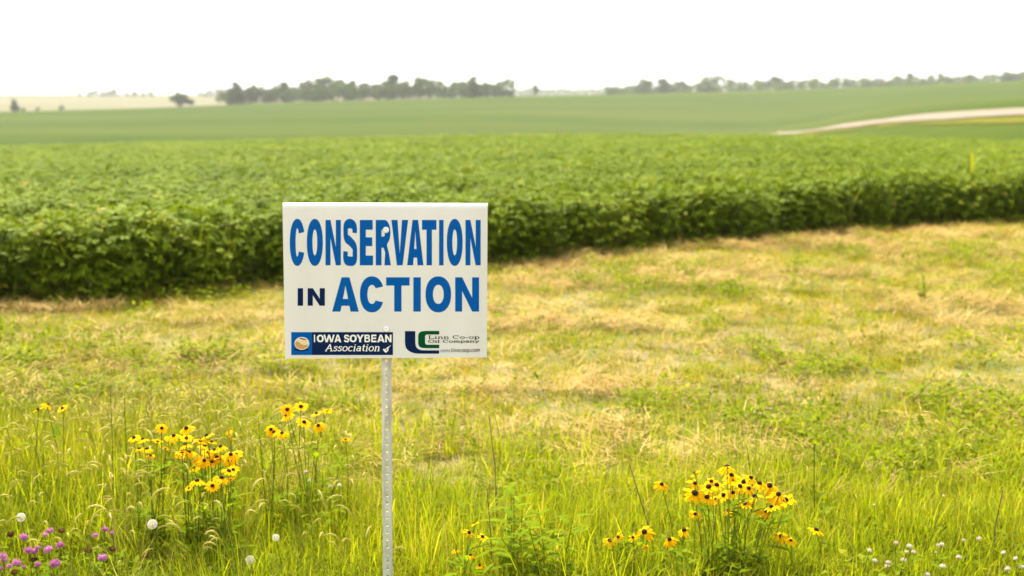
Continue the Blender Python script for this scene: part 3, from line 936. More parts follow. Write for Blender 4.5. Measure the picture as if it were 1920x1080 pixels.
C_TALL = proto_coll('grass_tuft', [tuft(17, 0.14, 0.42, 0.07, 0.004, 0.0095, 0.42, 1.7) for _ in range(12)])
C_MID = proto_coll('low_tuft', [tuft(20, 0.07, 0.20, 0.07, 0.003, 0.007, 0.5, 1.6) for _ in range(8)])
C_SHORT = proto_coll('mown_tuft', [tuft(26, 0.025, 0.085, 0.09, 0.003, 0.007, 0.9, 1.4, 'mown_grass') for _ in range(8)])
C_HAY = proto_coll('hay_wisp', [hay_mat_mesh(34, 0.12, 0.05, 0.15) for _ in range(8)])
C_FOX = proto_coll('foxtail', [foxtail_mesh(5) for _ in range(6)])
C_SOYE = proto_coll('soy_edge', [soy_mesh(48, 0.03, 0.68, 0.20, 0.8) for _ in range(8)])
C_SOY = proto_coll('soy_plant', [soy_mesh(34, 0.36, 0.68, 0.22, 0.4, 0.92, True, 0.6) for _ in range(8)])
C_SOYF = proto_coll('soy_patch', [soy_mesh(190, 0.44, 0.64, 0.62, 0.5, 0.95, False, 0.6) for _ in range(6)])
C_WEED = proto_coll('edge_weed', [tuft(16, 0.50, 0.90, 0.12, 0.009, 0.016, 0.3, 1.6, 'weed_yellow') for _ in range(5)])

# --- tall grass of the unmown strip in front
def tall_limit(x, y):
    """distance at which the unmown strip ends, along this bearing"""
    t = x / np.maximum(y, 0.5)
    b = np.interp(t, [-0.55, -0.40, -0.25, -0.13, -0.05, 0.05, 0.2, 0.32, 0.42, 0.55], [5.9, 5.9, 5.7, 5.4, 5.05, 5.2, 5.35, 5.2, 5.0, 5.0])
    return b + (fbm(x * 1.3, y * 1.3, 3) - 0.5) * 0.9
x, y = pts_in(2.7, 6.6, 380)
lim = tall_limit(x, y)
keep = rng.uniform(0, 1, len(x)) < sstep(0.35, -0.35, y - lim)
x, y, lim = x[keep], y[keep], lim[keep]
hs = 0.48 + 0.68 * fbm(x * 1.7, y * 1.7, 9) * sstep(0.3, -0.7, y - lim)
hs *= 1 - 0.5 * sstep(0.5, 0.2, np.abs(x + 0.40)) * sstep(4.3, 3.9, y)
hs *= 1 - 0.45 * sstep(3.9, 3.4, y)
for fx, fy, fr in ((0.72, 4.05, 0.45), (-1.12, 4.3, 0.6), (-0.05, 4.05, 0.25), (-0.78, 4.6, 0.3)):
    hs *= 1 - 0.22 * sstep(fr, fr * 0.4, np.hypot(x - fx, (y - fy) * 1.2))
hs *= 1 - 0.62 * sstep(-0.24, -0.30, x / y) * sstep(4.6, 4.3, y)
hs *= 1 - 0.45 * sstep(0.22, 0.28, x / y) * sstep(4.5, 4.2, y)
place('tall_grass', C_TALL, 12, x, y, 'bright green unmown grass along the bottom of the picture', 'grass', scale_mul=hs, s=(0.7, 1.15))
x, y = pts_in(2.7, 7.5, 360)
keep = rng.uniform(0, 1, len(x)) < 0.75 * (y < tall_limit(x, y)) + 0.12 * sstep(7.4, 6.0, y) + 0.7 * sstep(0.6, -0.4, np.abs(y - tall_limit(x, y)) - 0.4)
place('low_grass', C_MID, 8, x[keep], y[keep], 'low grass between the unmown strip and the mown strip', 'grass')

# --- mown strip: green regrowth and drying hay
SW = []
for (u, v, ru, rv, w_) in [(1500, 455, 420, 26, 1.0), (1100, 500, 260, 20, .8), (1780, 560, 220, 16, .9), (1080, 612, 200, 9, .9), (420, 606, 140, 11, .9), (1600, 818, 300, 16, .7), (900, 840, 130, 22, .4),
                           (300, 690, 260, 8, .5), (700, 560, 300, 12, .5), (150, 590, 160, 12, .5), (1350, 540, 250, 12, .6), (1000, 740, 120, 12, .2), (730, 900, 70, 16, .6), (1880, 760, 120, 20, .5),
                           (1450, 690, 260, 40, -.9), (1700, 640, 240, 22, -.7), (1150, 680, 150, 20, -.4), (640, 720, 120, 20, -.5), (160, 640, 150, 14, -.5), (480, 640, 60, 12, -.5)]:
    def gp(u_, v_):
        d = ray(u_, v_); k = -CAM_H / d.z
        return d.x * k, d.y * k
    cx, cy = gp(u, v)
    rx = abs(gp(u + ru, v)[0] - cx); ry = abs(gp(u, v - rv)[1] - gp(u, v + rv)[1]) / 2
    SW.append((cx, cy, rx, ry, w_))
def hay_amount(x, y):
    a = (fbm(x * 0.9 + 0.4 * y, y * 1.5, 21, 4) - 0.5) * 2.2 - 0.06
    for cx, cy, rx, ry, w_ in SW:
        a = a + 0.9 * w_ * np.exp(-(((x - cx) / rx) ** 2 + ((y - cy) / ry) ** 2))
    return np.clip(a, 0.0, 1)
x, y = pts_in(4.6, 23, 210, pad=1.6)
inside = (edge_dist(x, y) < 0.25) & (y > tall_limit(x, y) - 0.3)
x, y = x[inside], y[inside]
hm = hay_amount(x, y)
keep = rng.uniform(0, 1, len(x)) < 1.0 - 0.6 * hm
gx, gy = x[keep], y[keep]
place('mown_grass', C_SHORT, 8, gx, gy, 'short yellow green mown grass in front of the soybean crop', 'grass', s=(0.6, 1.4), scale_mul=0.6 + 0.7 * fbm(gx * 1.6, gy * 1.6, 31))
x, y = pts_in(4.6, 23, 150, pad=1.6)
inside = (edge_dist(x, y) < 0.3) & (y > tall_limit(x, y) - 0.5)
x, y = x[inside], y[inside]
hm = hay_amount(x, y)
keep = rng.uniform(0, 1, len(x)) < 0.10 + 0.80 * hm
hx, hy = x[keep], y[keep]
place('mown_hay', C_HAY, 8, hx, hy, 'straw coloured cut hay lying on the mown strip', 'hay', s=(0.7, 1.4), z=height(hx, hy) + rng.uniform(0.0, 1.0, len(hx)) * (0.02 + 0.10 * sstep(0.45, 0.75, fbm(hx * 2.2, hy * 1.6, 77)) * hay_amount(hx, hy)), tilt=0.1)

# --- low broad-leaved growth: darker clumps in the mown strip, small leaves among the grass
def forb_mesh(nl, r_, L0, L1, hmax):
    m = MB()
    for _ in range(nl):
        a = random.uniform(0, 6.283); q = r_ * math.sqrt(random.random()); z = random.uniform(0.01, hmax)
        m.leaf((q * math.cos(a), q * math.sin(a), z), (math.cos(a + random.gauss(0, .6)), math.sin(a + random.gauss(0, .6)), random.gauss(.25, .4)), (random.gauss(0, .3), random.gauss(0, .3), 1), random.uniform(L0, L1), random.uniform(L0, L1) * .5, random.random(), .1, random.uniform(0, .4))
    return m.mesh('forb', M['forb'])
M['forb'] = leaf_mat('forb', [(0.0, (0.10, 0.14, 0.005)), (0.6, (0.21, 0.26, 0.008)), (1.0, (0.31, 0.33, 0.012))], trans=0.48, spec=0.03)
C_FORB = proto_coll('forb', [forb_mesh(34, 0.10, 0.025, 0.05, 0.10) for _ in range(6)])
x, y = pts_in(3.2, 22, 60, pad=1.6)
cl = sstep(0.58, 0.70, fbm(x * 1.1, y * 0.9, 71, 3)) + 0.10
cl = np.where(y < tall_limit(x, y), 0.75 * sstep(0.38, 0.58, fbm(x * 2.0, y * 2.0, 73)) + 0.1, cl) * (edge_dist(x, y) < 0.1)
keep = rng.uniform(0, 1, len(x)) < cl
fx_, fy_ = x[keep], y[keep]
place('low_weeds', C_FORB, 6, fx_, fy_, 'dark green low leafy weeds dotted through the mown strip', 'weeds', s=(0.6, 1.3))

# --- foxtail seed heads
x, y = pts_in(3.9, 6.3, 62)
t = x / y
w_ = np.interp(t, [-0.5, -0.4, -0.25, -0.15, -0.08, 0.0, 0.2, 0.4], [1, 1, .75, .4, .15, .06, .04, .1]) * sstep(0.25, -0.1, y - tall_limit(x, y)) * (0.35 + 0.65 * sstep(4.4, 4.9, y))
keep = rng.uniform(0, 1, len(x)) < w_
place('foxtail_grass', C_FOX, 6, x[keep], y[keep], 'pale nodding foxtail seed heads among the grass at lower left', 'grass', s=(0.65, 1.05))

# --- soybean crop
x, y = pts_in(9, 30, 30, k=0.5, pad=2.5)
ed = edge_dist(x, y) + (fbm(x * 1.4, y * 1.4, 41) - 0.5) * 0.9
e1 = (ed > 0) & (ed < 1.2)
hz = 0.92 + 0.14 * fbm(x * 0.9, y * 0.9, 43)
xe, ye = pts_in(9, 30, 40, k=0.5, pad=2.5)
ee = edge_dist(xe, ye) + (fbm(xe * 1.4, ye * 1.4, 41) - 0.5) * 0.9
ke = (ee > -0.05) & (ee < 0.7)
X_ = np.concatenate([x[e1], xe[ke]]); Y_ = np.concatenate([y[e1], ye[ke]])
place('soybean_edge', C_SOYE, 8, X_, Y_, 'dark leafy side of the soybean crop facing the mown strip', 'soybeans', s=(0.85, 1.1), scale_mul=0.80 + 0.36 * fbm(X_ * 1.1, Y_ * 1.1, 43))
e2 = (ed >= 1.1)
place('soybean_plants', C_SOY, 8, x[e2], y[e2], 'leafy green tops of the near soybean crop', 'soybeans', s=(0.9, 1.12), scale_mul=hz[e2])
x, y = pts_in(28, 88, 2.6, k=0.5, pad=4)
k_ = edge_dist(x, y) > 0.5
place('soybean_canopy', C_SOYF, 6, x[k_], y[k_], 'green soybean canopy running back to the crest of the slope', 'soybeans', s=(0.9, 1.15))

# --- yellowish weeds standing in the crop edge
x, y = pts_in(9, 26, 17, k=0.5, pad=2.0)
ed = edge_dist(x, y)
pr = sstep(-0.1, 0.3, ed) * sstep(1.5, 0.5, ed) * (0.22 + 0.78 * sstep(0.45, 0.60, fbm(x * 0.55, y * 0.55, 61)))
keep = rng.uniform(0, 1, len(x)) < pr
place('edge_weeds', C_WEED, 5, x[keep], y[keep], 'yellow green grassy weeds poking out of the soybean edge', 'weeds', s=(0.9, 1.25), scale_mul=0.98 + 0.10 * sstep(0.26, 0.36, x[keep] / y[keep]))

# ------------------------------------------------------------------ black-eyed susans
def cone_mesh():
    m = MB()
    vs, fs = [], []
    prof_ = [(0.0, -0.12), (0.20, -0.10), (0.27, 0.02), (0.26, 0.14), (0.19, 0.25), (0.09, 0.30), (0.0, 0.31)]
    for r_, z in prof_[1:-1]:
        for k in range(12): vs.append((r_ * math.cos(k * math.pi / 6), r_ * math.sin(k * math.pi / 6), z))
    nr = len(prof_) - 2
    vs += [(0, 0, prof_[0][1]), (0, 0, prof_[-1][1])]
    for i in range(nr - 1):
        for k in range(12): fs.append((i * 12 + k, i * 12 + (k + 1) % 12, (i + 1) * 12 + (k + 1) % 12, (i + 1) * 12 + k))
    for k in range(12):
        fs.append((len(vs) - 2, (k + 1) % 12, k)); fs.append(((nr - 1) * 12 + k, (nr - 1) * 12 + (k + 1) % 12, len(vs) - 1))
    m.add(vs, fs)
    return m.mesh('flower_head', M['cone'], True)
def petal_geo(m, ang=0.0, droop=0.25, tint=0.5, w=0.34, ln=1.0):
    st = [(0.15, 0.30), (0.40, 0.85), (0.68, 1.0), (0.88, 0.72), (1.0, 0.12)]
    vs, fs = [], []
    c, s = math.cos(ang), math.sin(ang)
    for r_, ww in st:
        z = 0.05 * r_ - droop * max(0, r_ - 0.2) ** 1.6
        for q in (-1, 0, 1):
            px, py, pz = r_ * ln, q * ww * w / 2, z + (0.035 if q else -0.01) * ww
            vs.append((px * c - py * s, px * s + py * c, pz))
    for i in range(len(st) - 1):
        for q in (0, 1):
            fs.append((i * 3 + q, i * 3 + q + 1, i * 3 + q + 4, i * 3 + q + 3))
    m.add(vs, fs, tint)
CONE = cone_mesh()
PETALS, PETAL_ONE = [], []
for dr in (0.12, 0.25, 0.35, 0.5, 0.65, 0.85):
    m = MB(); petal_geo(m, 0, dr, random.random()); PETAL_ONE.append(m.mesh('petal', M['petal'], True))
    m = MB()
    npet = random.choice((11, 12, 13))
    for k in range(npet):
        petal_geo(m, 6.283 * k / npet + random.uniform(-.12, .12), dr + random.uniform(-.08, .1), random.random(), 0.36, random.uniform(.88, 1.04))
    PETALS.append(m.mesh('petals', M['petal'], True))

def susan(base, heads, single, label, group='black-eyed yellow wildflowers', nleaf=6):
    """heads: (u, v, Y, diameter in metres, cone visible)"""
    base = Vector((base[0], base[1], h1(base[0], base[1])))
    root = empty('black_eyed_susan', base)
    tag(root, label, 'wildflower', group)
    for (u, v, Y, dia, cone) in heads:
        P = at(u, v, Y) - base
        q = Vector((P.x * 0.45 + random.uniform(-.05, .05), P.y * 0.45 + random.uniform(-.05, .05), 0))
        az = random.uniform(0, 6.283); tl = random.uniform(0.1, 0.55)
        ax = Vector((math.cos(az) * math.sin(tl), math.sin(az) * math.sin(tl) - 0.30, math.cos(tl))).normalized()
        if not cone: ax = Vector((math.cos(az) * .5, 0.5, 0.75)).normalized()
        rot = (ax.to_track_quat('Z', 'Y') @ Euler((0, 0, random.uniform(0, 6.28))).to_quaternion()).to_euler()
        hd = link('flower_head', CONE, root, P, rot, (dia / 2,) * 3)
        if single:
            npet = random.choice((9, 10, 11, 12, 13)); di = random.randrange(6); miss = random.choice((0, 0, 0.08, 0.2))
            for k in range(npet):
                if random.random() < miss: continue
                link('petal', PETAL_ONE[max(0, min(5, di + random.choice((-1, 0, 0, 1))))], hd, (0, 0, 0.0), (random.uniform(-.15, .15), random.uniform(-.1, .15), 6.283 * k / npet + random.uniform(-.1, .1)), (random.uniform(.78, 1.08),) * 3)
        else:
            link('petals', random.choice(PETALS), hd)
        m = MB()
        end = P - ax * dia * 0.06
        mid = q.lerp(end, 0.55) + Vector((random.uniform(-.015, .015), random.uniform(-.015, .015), 0.03))
        m.tube([q, q.lerp(mid, .5), mid, mid.lerp(end, .6), end], [0.0022, 0.002, 0.0018, 0.0016, 0.0016], 4, random.random(), cap=False)
        m.build('stem', M['stem_green'], root, True)
        for k in range(nleaf):
            t_ = random.uniform(0.15, 0.7)
            c = q.lerp(mid, t_) if t_ < .55 else mid.lerp(end, t_ - .4)
            a = random.uniform(0, 6.283)
            m = MB()
            m.leaf(c, (math.cos(a), math.sin(a), random.uniform(.3, 1.0)), (0, 0, 1), random.uniform(.06, .11), random.uniform(.014, .026), random.random(), 0.1, random.uniform(.1, .5), long=True)
            m.build('leaf', M['broadleaf'], root, True)
    return root

zr = lambda x, y: (1080 + x / 3.4286, 840 + y / 3.4286)
zl = lambda x, y: (220 + x / 4.3636, 740 + y / 4.3636)
def HD(pts, conv, Y, dY, dia):
    out = []
    for p in pts:
        u, v = conv(p[0], p[1])
        s_ = p[2] if len(p) > 2 else 1.0
        c = p[3] if len(p) > 3 else 1
        out.append((u, v, Y + random.uniform(-dY, dY), dia * s_ * random.uniform(.85, 1.12), c))
    return out
G_ = 'black-eyed yellow wildflowers'
bx = lambda u, v, Y: (at(u, v, Y).x, Y)
susan(bx(1370, 1000, 4.27), HD([(760, 293, 1.12), (763, 228, .8), (852, 253, 1), (840, 318, .8), (950, 305, .9), (1002, 205, 1), (1000, 178, .8), (1123, 192, .9), (1078, 220, .9), (1053, 248, .9), (1245, 245, 1), (1300, 300, .9), (1283, 322, 1.05), (1348, 337, .95), (1152, 315, .9), (1080, 357, 1.05), (1257, 380, .75), (1217, 412, 1.2), (980, 405, .8, 0), (970, 125, .85, 0), (765, 165, .6, 0), (905, 240, .9), (1180, 230, .8), (900, 330, .7), (730, 310, .8, 0), (1010, 290, .8), (1110, 260, .85), (870, 215, .8)], zr, 4.25, 0.09, 0.074), True,
      'dense clump of large black-eyed yellow flowers in the grass right of the post')
susan(bx(1300, 990, 4.25), HD([(765, 425, .75), (550, 235, .95)], zr, 4.25, 0.04, 0.062), True, 'two lone yellow flowers at the left flank of the dense right clump', nleaf=2)
susan(bx(1270, 1060, 4.22), HD([(696, 530, 1), (602, 590, 1.1), (683, 797, .55)], zr, 4.25, 0.05, 0.064), True, 'pair of open yellow flowers below the dense right clump with a half-closed one underneath')
susan(bx(1180, 1060, 4.22), HD([(440, 540, 1.15), (365, 575, .7), (272, 573, .8), (215, 597, .95), (450, 642, .55)], zr, 4.25, 0.05, 0.062), True, 'loose row of yellow flowers lowest on the left of the dense right clump')
susan(bx(1475, 1050, 4.24), HD([(1318, 568, .95), (1380, 595, .65)], zr, 4.27, 0.04, 0.064), True, 'two drooping orange-yellow flowers below the right end of the dense clump')
susan(bx(1535, 1050, 4.26), HD([(1543, 530, 1.15)], zr, 4.30, 0.03, 0.066), True, 'single yellow flower standing farthest right beside the dense clump')
zc = lambda x, y: (640 + x / 2.634, 670 + y / 2.634)
susan(bx(890, 1060, 4.0), HD([(660, 822, .85, 0), (630, 866, .9), (697, 887, 1), (565, 952, .75, 0), (637, 978, .85), (683, 1028, .7)], zc, 3.98, 0.04, 0.047), True, 'small cluster of yellow flowers between the post and the broad leafy weed')
LEFT = [(137, 354), (210, 368), (180, 445, .8), (243, 447), (272, 500, .7), (363, 275), (432, 358), (462, 338), (330, 380, .8, 0), (395, 440, .7, 0)]
susan(bx(275, 900, 4.62), HD(LEFT, zl, 4.6, 0.08, 0.056), False, 'thin left part of the big far yellow flower patch left of the post')
MIDL = [(566, 278), (565, 358), (558, 413, .85), (587, 476, 1.1), (530, 470, .9, 0), (733, 338), (770, 388, .8), (712, 422, .8), (680, 378, .9, 0), (845, 428), (797, 455, .9), (743, 475, 1.1), (928, 490, 1.1), (970, 492, .95), (920, 540, 1.1), (815, 515), (832, 525, .9), (771, 550, 1.05), (710, 540, .9), (670, 545, 1.05), (625, 595, .8, 0), (500, 500, .7, 0)]
susan(bx(375, 900, 4.52), HD(MIDL, zl, 4.5, 0.08, 0.058), False, 'crowded middle of the big yellow flower patch left of the post')
susan(bx(410, 960, 4.32), HD([(912, 628), (948, 615, .9), (850, 684, 1.1), (925, 695, .8, 0), (653, 708, 1.05), (778, 747, 1.05), (585, 765, .6), (890, 800, .45, 0)], zl, 4.3, 0.05, 0.054), False, 'low front flowers under the crowded yellow patch left of the post')
susan(bx(430, 860, 4.72), HD([(910, 300, .7, 0), (935, 350, .7, 0)], zl, 4.7, 0.05, 0.05), False, 'two faded yellow flowers just right above the crowded patch')
susan(bx(575, 880, 4.88), HD([(1390, 122, 1.1), (1385, 170), (1502, 100, 1.1), (1632, 157, 1), (1720, 122, .9, 0), (1527, 227, 1.1), (1645, 253, 1)], zl, 4.85, 0.08, 0.054), False, 'upright group of yellow flowers under the lower left corner of the sign')
susan(bx(515, 880, 4.78), HD([(1257, 285), (1283, 308), (1348, 316, .9)], zl, 4.75, 0.05, 0.052), False, 'three touching yellow flowers between the two larger left groups')
susan(bx(650, 900, 4.72), HD([(1868, 365, .9, 0)], zl, 4.7, 0.02, 0.05), False, 'single blurred yellow flower close to the left of the post')
z7 = lambda x, y: (x / 3, 720 + y / 3)
susan(bx(85, 860, 4.98), HD([(215, 145, 1), (268, 118, .9, 0), (352, 138, 1)], z7, 4.95, 0.04, 0.056), False, 'three yellow flowers alone high up at the left edge')

# ------------------------------------------------------------------ clovers and seed heads
def clover_head(mat, flatten=0.9):
    m = MB()
    m.ball((0, 0, 0), 0.62, 0.62, 0.58 * flatten, 8, 5, 0.3)
    for k in range(120):
        z = random.uniform(-0.55, 1); a = random.uniform(0, 6.283); r_ = math.sqrt(max(0, 1 - z * z))
        d = Vector((r_ * math.cos(a), r_ * math.sin(a), z * flatten + 0.12)).normalized()
        m.leaf(d * 0.45, d + Vector((0, 0, .25)), (math.cos(a + 1.5), math.sin(a + 1.5), .2), random.uniform(.45, .62), 0.16, random.random(), 0.2, random.uniform(-.1, .15))
    return m.mesh('flower_head', mat)
HEAD_P = [clover_head(M['clover_pink']) for _ in range(3)]
HEAD_B = [clover_head(M['clover_brown'], 0.8) for _ in range(2)]
HEAD_W = [clover_head(M['clover_white'], 0.75) for _ in range(3)]
def trefoil():
    m = MB()
    for k in range(3):
        a = 2.094 * k
        m.leaf((0, 0, 0), (math.cos(a), math.sin(a), .15), (0, 0, 1), 1.0, 0.62, random.random(), 0.08, 0.15, long=True)
    return m.mesh('leaf', M['broadleaf'], True)
TREF = [trefoil() for _ in range(3)]
def clover(name, heads, Y, label, group, dia, leaf=0.022):
    us = sum(h[0] for h in heads) / len(heads)
    b = at(us, heads[0][1], Y); b.z = h1(b.x, b.y)
    root = empty(name, b)
    tag(root, label, 'clover', group)
    for (u, v, kind, s_) in heads:
        P = at(u, v, Y + random.uniform(-.05, .05)) - b
        me = random.choice({'p': HEAD_P, 'b': HEAD_B, 'w': HEAD_W}[kind])
        link('flower_head', me, root, P, (random.uniform(-.4, .4), random.uniform(-.4, .4), random.uniform(0, 6.28)), (dia / 2 * s_,) * 3)
        q = Vector((P.x * .5, P.y * .5, 0)); m = MB()
        mid = q.lerp(P, .5) + Vector((random.uniform(-.02, .02), random.uniform(-.02, .02), 0))
        m.tube([q, mid, P], [.0014, .0013, .0012], 4, random.random(), cap=False)
        m.build('stem', M['stem_green'], root, True)
        for k in range(3):
            c = q.lerp(P, random.uniform(.3, .85)) + Vector((random.uniform(-.035, .035), random.uniform(-.035, .035), 0))
            link('leaf', random.choice(TREF), root, c, (random.uniform(-.4, .4), random.uniform(-.4, .4), random.uniform(0, 6.28)), (leaf * random.uniform(.8, 1.2),) * 3)
z5 = lambda x, y: (x / 5.4, 880 + y / 5.4)
def CH(l): return [(*z5(a, b), k, s_) for (a, b, k, s_) in l]
GP = 'pink clovers in the lower left corner'
clover('red_clover', CH([(28, 885, 'p', 1.05), (40, 922, 'p', .9), (8, 1010, 'p', .7)]), 4.12, 'pink clover heads touching the left edge near the bottom corner', GP, .031)
clover('red_clover', CH([(168, 953, 'p', 1.1), (90, 985, 'p', .75), (145, 1050, 'b', 1.0), (243, 990, 'p', .55)]), 4.08, 'pink clover with one rust brown head in the lowest left corner', GP, .031)
clover('red_clover', CH([(285, 825, 'p', 1), (345, 832, 'p', 1), (380, 795, 'p', .65), (340, 920, 'b', .9)]), 4.14, 'clover with two pink heads side by side above a dark brown one', GP, .031)
clover('red_clover', CH([(238, 688, 'p', 1.05), (112, 660, 'b', 1.0)]), 4.22, 'clover with a pink head beside a brown one under the left puffball', GP, .031)
clover('red_clover', CH([(505, 625, 'p', .95), (455, 665, 'p', .7), (628, 625, 'b', .9)]), 4.26, 'highest pink clover of the corner with a brown head to its right', GP, .030)
clover('red_clover', CH([(490, 815, 'p', 1.1), (612, 770, 'p', 1)]), 4.16, 'two separate pink clover heads in the middle of the corner patch', GP, .031)
clover('red_clover', CH([(557, 962, 'p', 1.35), (385, 967, 'p', .8)]), 4.08, 'clover with the largest pink head of the corner patch', GP, .031)
clover('red_clover', CH([(1062, 610, 'p', .95), (968, 672, 'p', .85), (1135, 645, 'p', .6)]), 4.26, 'three small pink clover heads at upper right of the corner patch', GP, .030)
clover('red_clover', CH([(1037, 897, 'p', 1.15), (893, 825, 'b', 1), (1135, 815, 'b', .9)]), 4.12, 'clover with one pink head between two brown ones', GP, .031)
clover('red_clover', CH([(1480, 885, 'b', .85)]), 4.12, 'lone brown clover head below the round white puffball', GP, .030)
z9 = lambda x, y: (1540 + x / 5.053, 900 + y / 5.053)
def CW(l): return [(*z9(a, b), k, s_) for (a, b, k, s_) in l]
GW = 'small white clovers'
clover('white_clover', CW([(708, 600, 'w', .95), (835, 630, 'w', 1.1), (805, 685, 'w', .9), (875, 685, 'w', .9), (780, 763, 'w', 1.1)]), 4.2, 'bunch of five white clover heads near the lower right', GW, .021)
clover('white_clover', CW([(455, 670, 'w', .9), (507, 768, 'w', 1), (635, 785, 'w', 1.1), (622, 822, 'w', 1.0), (295, 770, 'b', .8)]), 4.16, 'white clover heads with one brown head left of the five-headed bunch', GW, .021)
clover('white_clover', CW([(1105, 622, 'w', .8), (1140, 612, 'w', .95), (1085, 685, 'w', .5)]), 4.22, 'close pair of white clover heads right of the five-headed bunch', GW, .021)
clover('white_clover', CW([(1495, 560, 'w', 1.05), (1350, 575, 'w', .8)]), 4.26, 'uppermost pair of white clover heads in the lower right corner', GW, .021)
clover('white_clover', CW([(1300, 735, 'w', 1.1), (1150, 820, 'w', 1.15), (1005, 900, 'w', 1.1)]), 4.14, 'white clover heads in a slanting line at the bottom right', GW, .021)
clover('white_clover', CW([(1725, 690, 'w', .9), (1765, 845, 'w', 1.2), (1840, 745, 'w', .9), (1900, 825, 'w', 1)]), 4.16, 'white clover heads closest to the lower right corner', GW, .021)
clover('white_clover', CW([(500, 235, 'w', .6), (1160, 150, 'w', .7)]), 4.5, 'two scattered white flecks of clover well above the right bunches', GW, .017)
clover('white_clover', [(573, 885, 'w', .9), (580, 901, 'w', .8), (619, 912, 'w', .9), (636, 910, 'w', 1.0), (600, 926, 'w', .7)], 4.55, 'dull white clover heads left of the post under the upright yellow group', GW, .018)

def clock_mesh():
    m = MB()
    m.ball((0, 0, 0), .12, .12, .12, 6, 4, 0.0)
    ga = math.pi * (3 - math.sqrt(5))
    NS = 280
    for k in range(NS):
        z = 1 - 2 * (k + .5) / NS; r_ = math.sqrt(1 - z * z); a = ga * k
        d = Vector((r_ * math.cos(a), r_ * math.sin(a), z)); s_ = d.orthogonal().normalized()
        m.add([d * .1 - s_ * .006, d * .1 + s_ * .006, d * .8], [(0, 1, 2)], .3)
        c2 = d.cross(s_)
        for q in range(6):
            b = s_ * math.cos(q * 1.047) + c2 * math.sin(q * 1.047)
            t_ = s_ * -math.sin(q * 1.047) + c2 * math.cos(q * 1.047)
            m.add([d * .78 - t_ * .016, d * .78 + t_ * .016, d * random.uniform(.94, 1.03) + b * .2], [(0, 1, 2)], random.random())
    return m.mesh('seed_head', M['fluff'])
CLOCK = clock_mesh()
for (u, v, Y, dia, lb) in [(39.4, 970, 4.28, .033, 'round white seed puffball nearest the left edge'), (285.7, 983, 4.22, .036, 'round white seed puffball right of the pink clovers'), (469, 1050, 4.1, .033, 'round white seed puffball lowest in the grass left of the post'), (517, 1008, 4.2, .026, 'small dull seed puffball halfway between the clovers and the post')]:
    P = at(u, v, Y); b = Vector((P.x + .01, P.y + .02, h1(P.x, P.y)))
    root = empty('seed_puffball', b); tag(root, lb, 'seed head', 'white seed puffballs')
    link('seed_head', CLOCK, root, P - b, (.3, .2, random.uniform(0, 6)), (dia / 2,) * 3)
    m = MB(); e_ = P - b
    m.tube([(0, 0, 0), Vector((.01, 0, 0)) + e_ * .5, e_], [.0018, .0016, .0013], 5, .6, cap=False); m.build('stem', M['stem_green'], root, True)

# ------------------------------------------------------------------ broad-leaved weeds, dry stalks, tall stems
def leafy_weed(u, v, Y, nst, hh, label, L0=.07, L1=.12, name='leafy_weed', spread=.12, mat='broadleaf'):
    P = at(u, v, Y); b = Vector((P.x, Y, h1(P.x, Y)))
    root = empty(name, b); tag(root, label, 'weed')
    for s_ in range(nst):
        a = random.uniform(0, 6.28); sp = spread * math.sqrt(random.random())
        top = Vector((sp * math.cos(a) * 1.6, sp * math.sin(a), hh * random.uniform(.75, 1.05)))
        q = top * .25; q.z = 0
        m = MB(); m.tube([q, q.lerp(top, .5) + Vector((.01, 0, .01)), top], [.003, .0025, .0015], 4, .3, cap=False); m.build('stem', M['stem_green'], root, True)
        for k in range(7):
            t_ = .3 + .7 * k / 6
            c = q.lerp(top, t_); az = a + k * 1.57 + random.uniform(-.3, .3)
            for side in (0, 3.14):
                m = MB()
                L_ = random.uniform(L0, L1) * (1.1 - .5 * t_)
                m.leaf(c, (math.cos(az + side), math.sin(az + side), random.uniform(.2, .7)), (0, 0, 1), L_, L_ * random.uniform(.24, .32), random.random(), .1, random.uniform(.15, .5), long=True)
                m.build('leaf', M[mat], root, True)
leafy_weed(950, 1000, 4.25, 3, .36, 'bright broad-leaved weed right of the small yellow flower cluster', .09, .15)
leafy_weed(1020, 1040, 4.15, 4, .30, 'lowest broad-leaved weed at the bottom centre right of the post', .09, .14)
leafy_weed(1330, 1060, 4.15, 4, .22, 'small leafy weed in the shade under the dense right flower clump', .06, .10)
leafy_weed(585, 900, 5.0, 4, .28, 'bushy green weed under the upright yellow flowers', .05, .09)
leafy_weed(1485, 480, 11.0, 2, .50, 'spindly pale weed standing alone in the mown strip near the crop', .09, .15, spread=.06)
leafy_weed(1690, 750, 6.9, 4, .16, 'dark low weed clump in the mown strip at right', .06, .10, spread=.3)
leafy_weed(1740, 520, 10.2, 4, .28, 'dark leafy weed in the mown strip near the right end of the crop', .06, .10, spread=.2)

def stalk(u0, v0, u1, v1, Y, label, mat, spikes=12, rad=.0022):
    T_ = at(u0, v0, Y); Bp = at(u1, v1, Y); b = Vector((Bp.x, Y, h1(Bp.x, Y)))
    root = empty('tall_stalk', b); tag(root, label, 'stalk')
    top = T_ - b
    m = MB(); mid = top * .55 + Vector((random.uniform(-.015, .015), 0, 0))
    m.tube([(0, 0, 0), mid, top], [rad, rad * .8, rad * .5], 5, .2, cap=False); m.build('stem', mat, root, True)
    m = MB()
    for k in range(spikes):
        t_ = random.uniform(.72, 1.0); c = mid.lerp(top, (t_ - .55) / .45)
        d = Vector((random.gauss(0, .5), random.gauss(0, .5), 1)).normalized()
        m.leaf(c, d, (1, 0, 0), random.uniform(.012, .028), .004, random.random(), .1, .1)
    m.build('seed_spike', mat, root)
stalk(207, 735, 210, 990, 4.7, 'tall thin dark green stem left of the big yellow flower patch', M['stem_green'], 6)
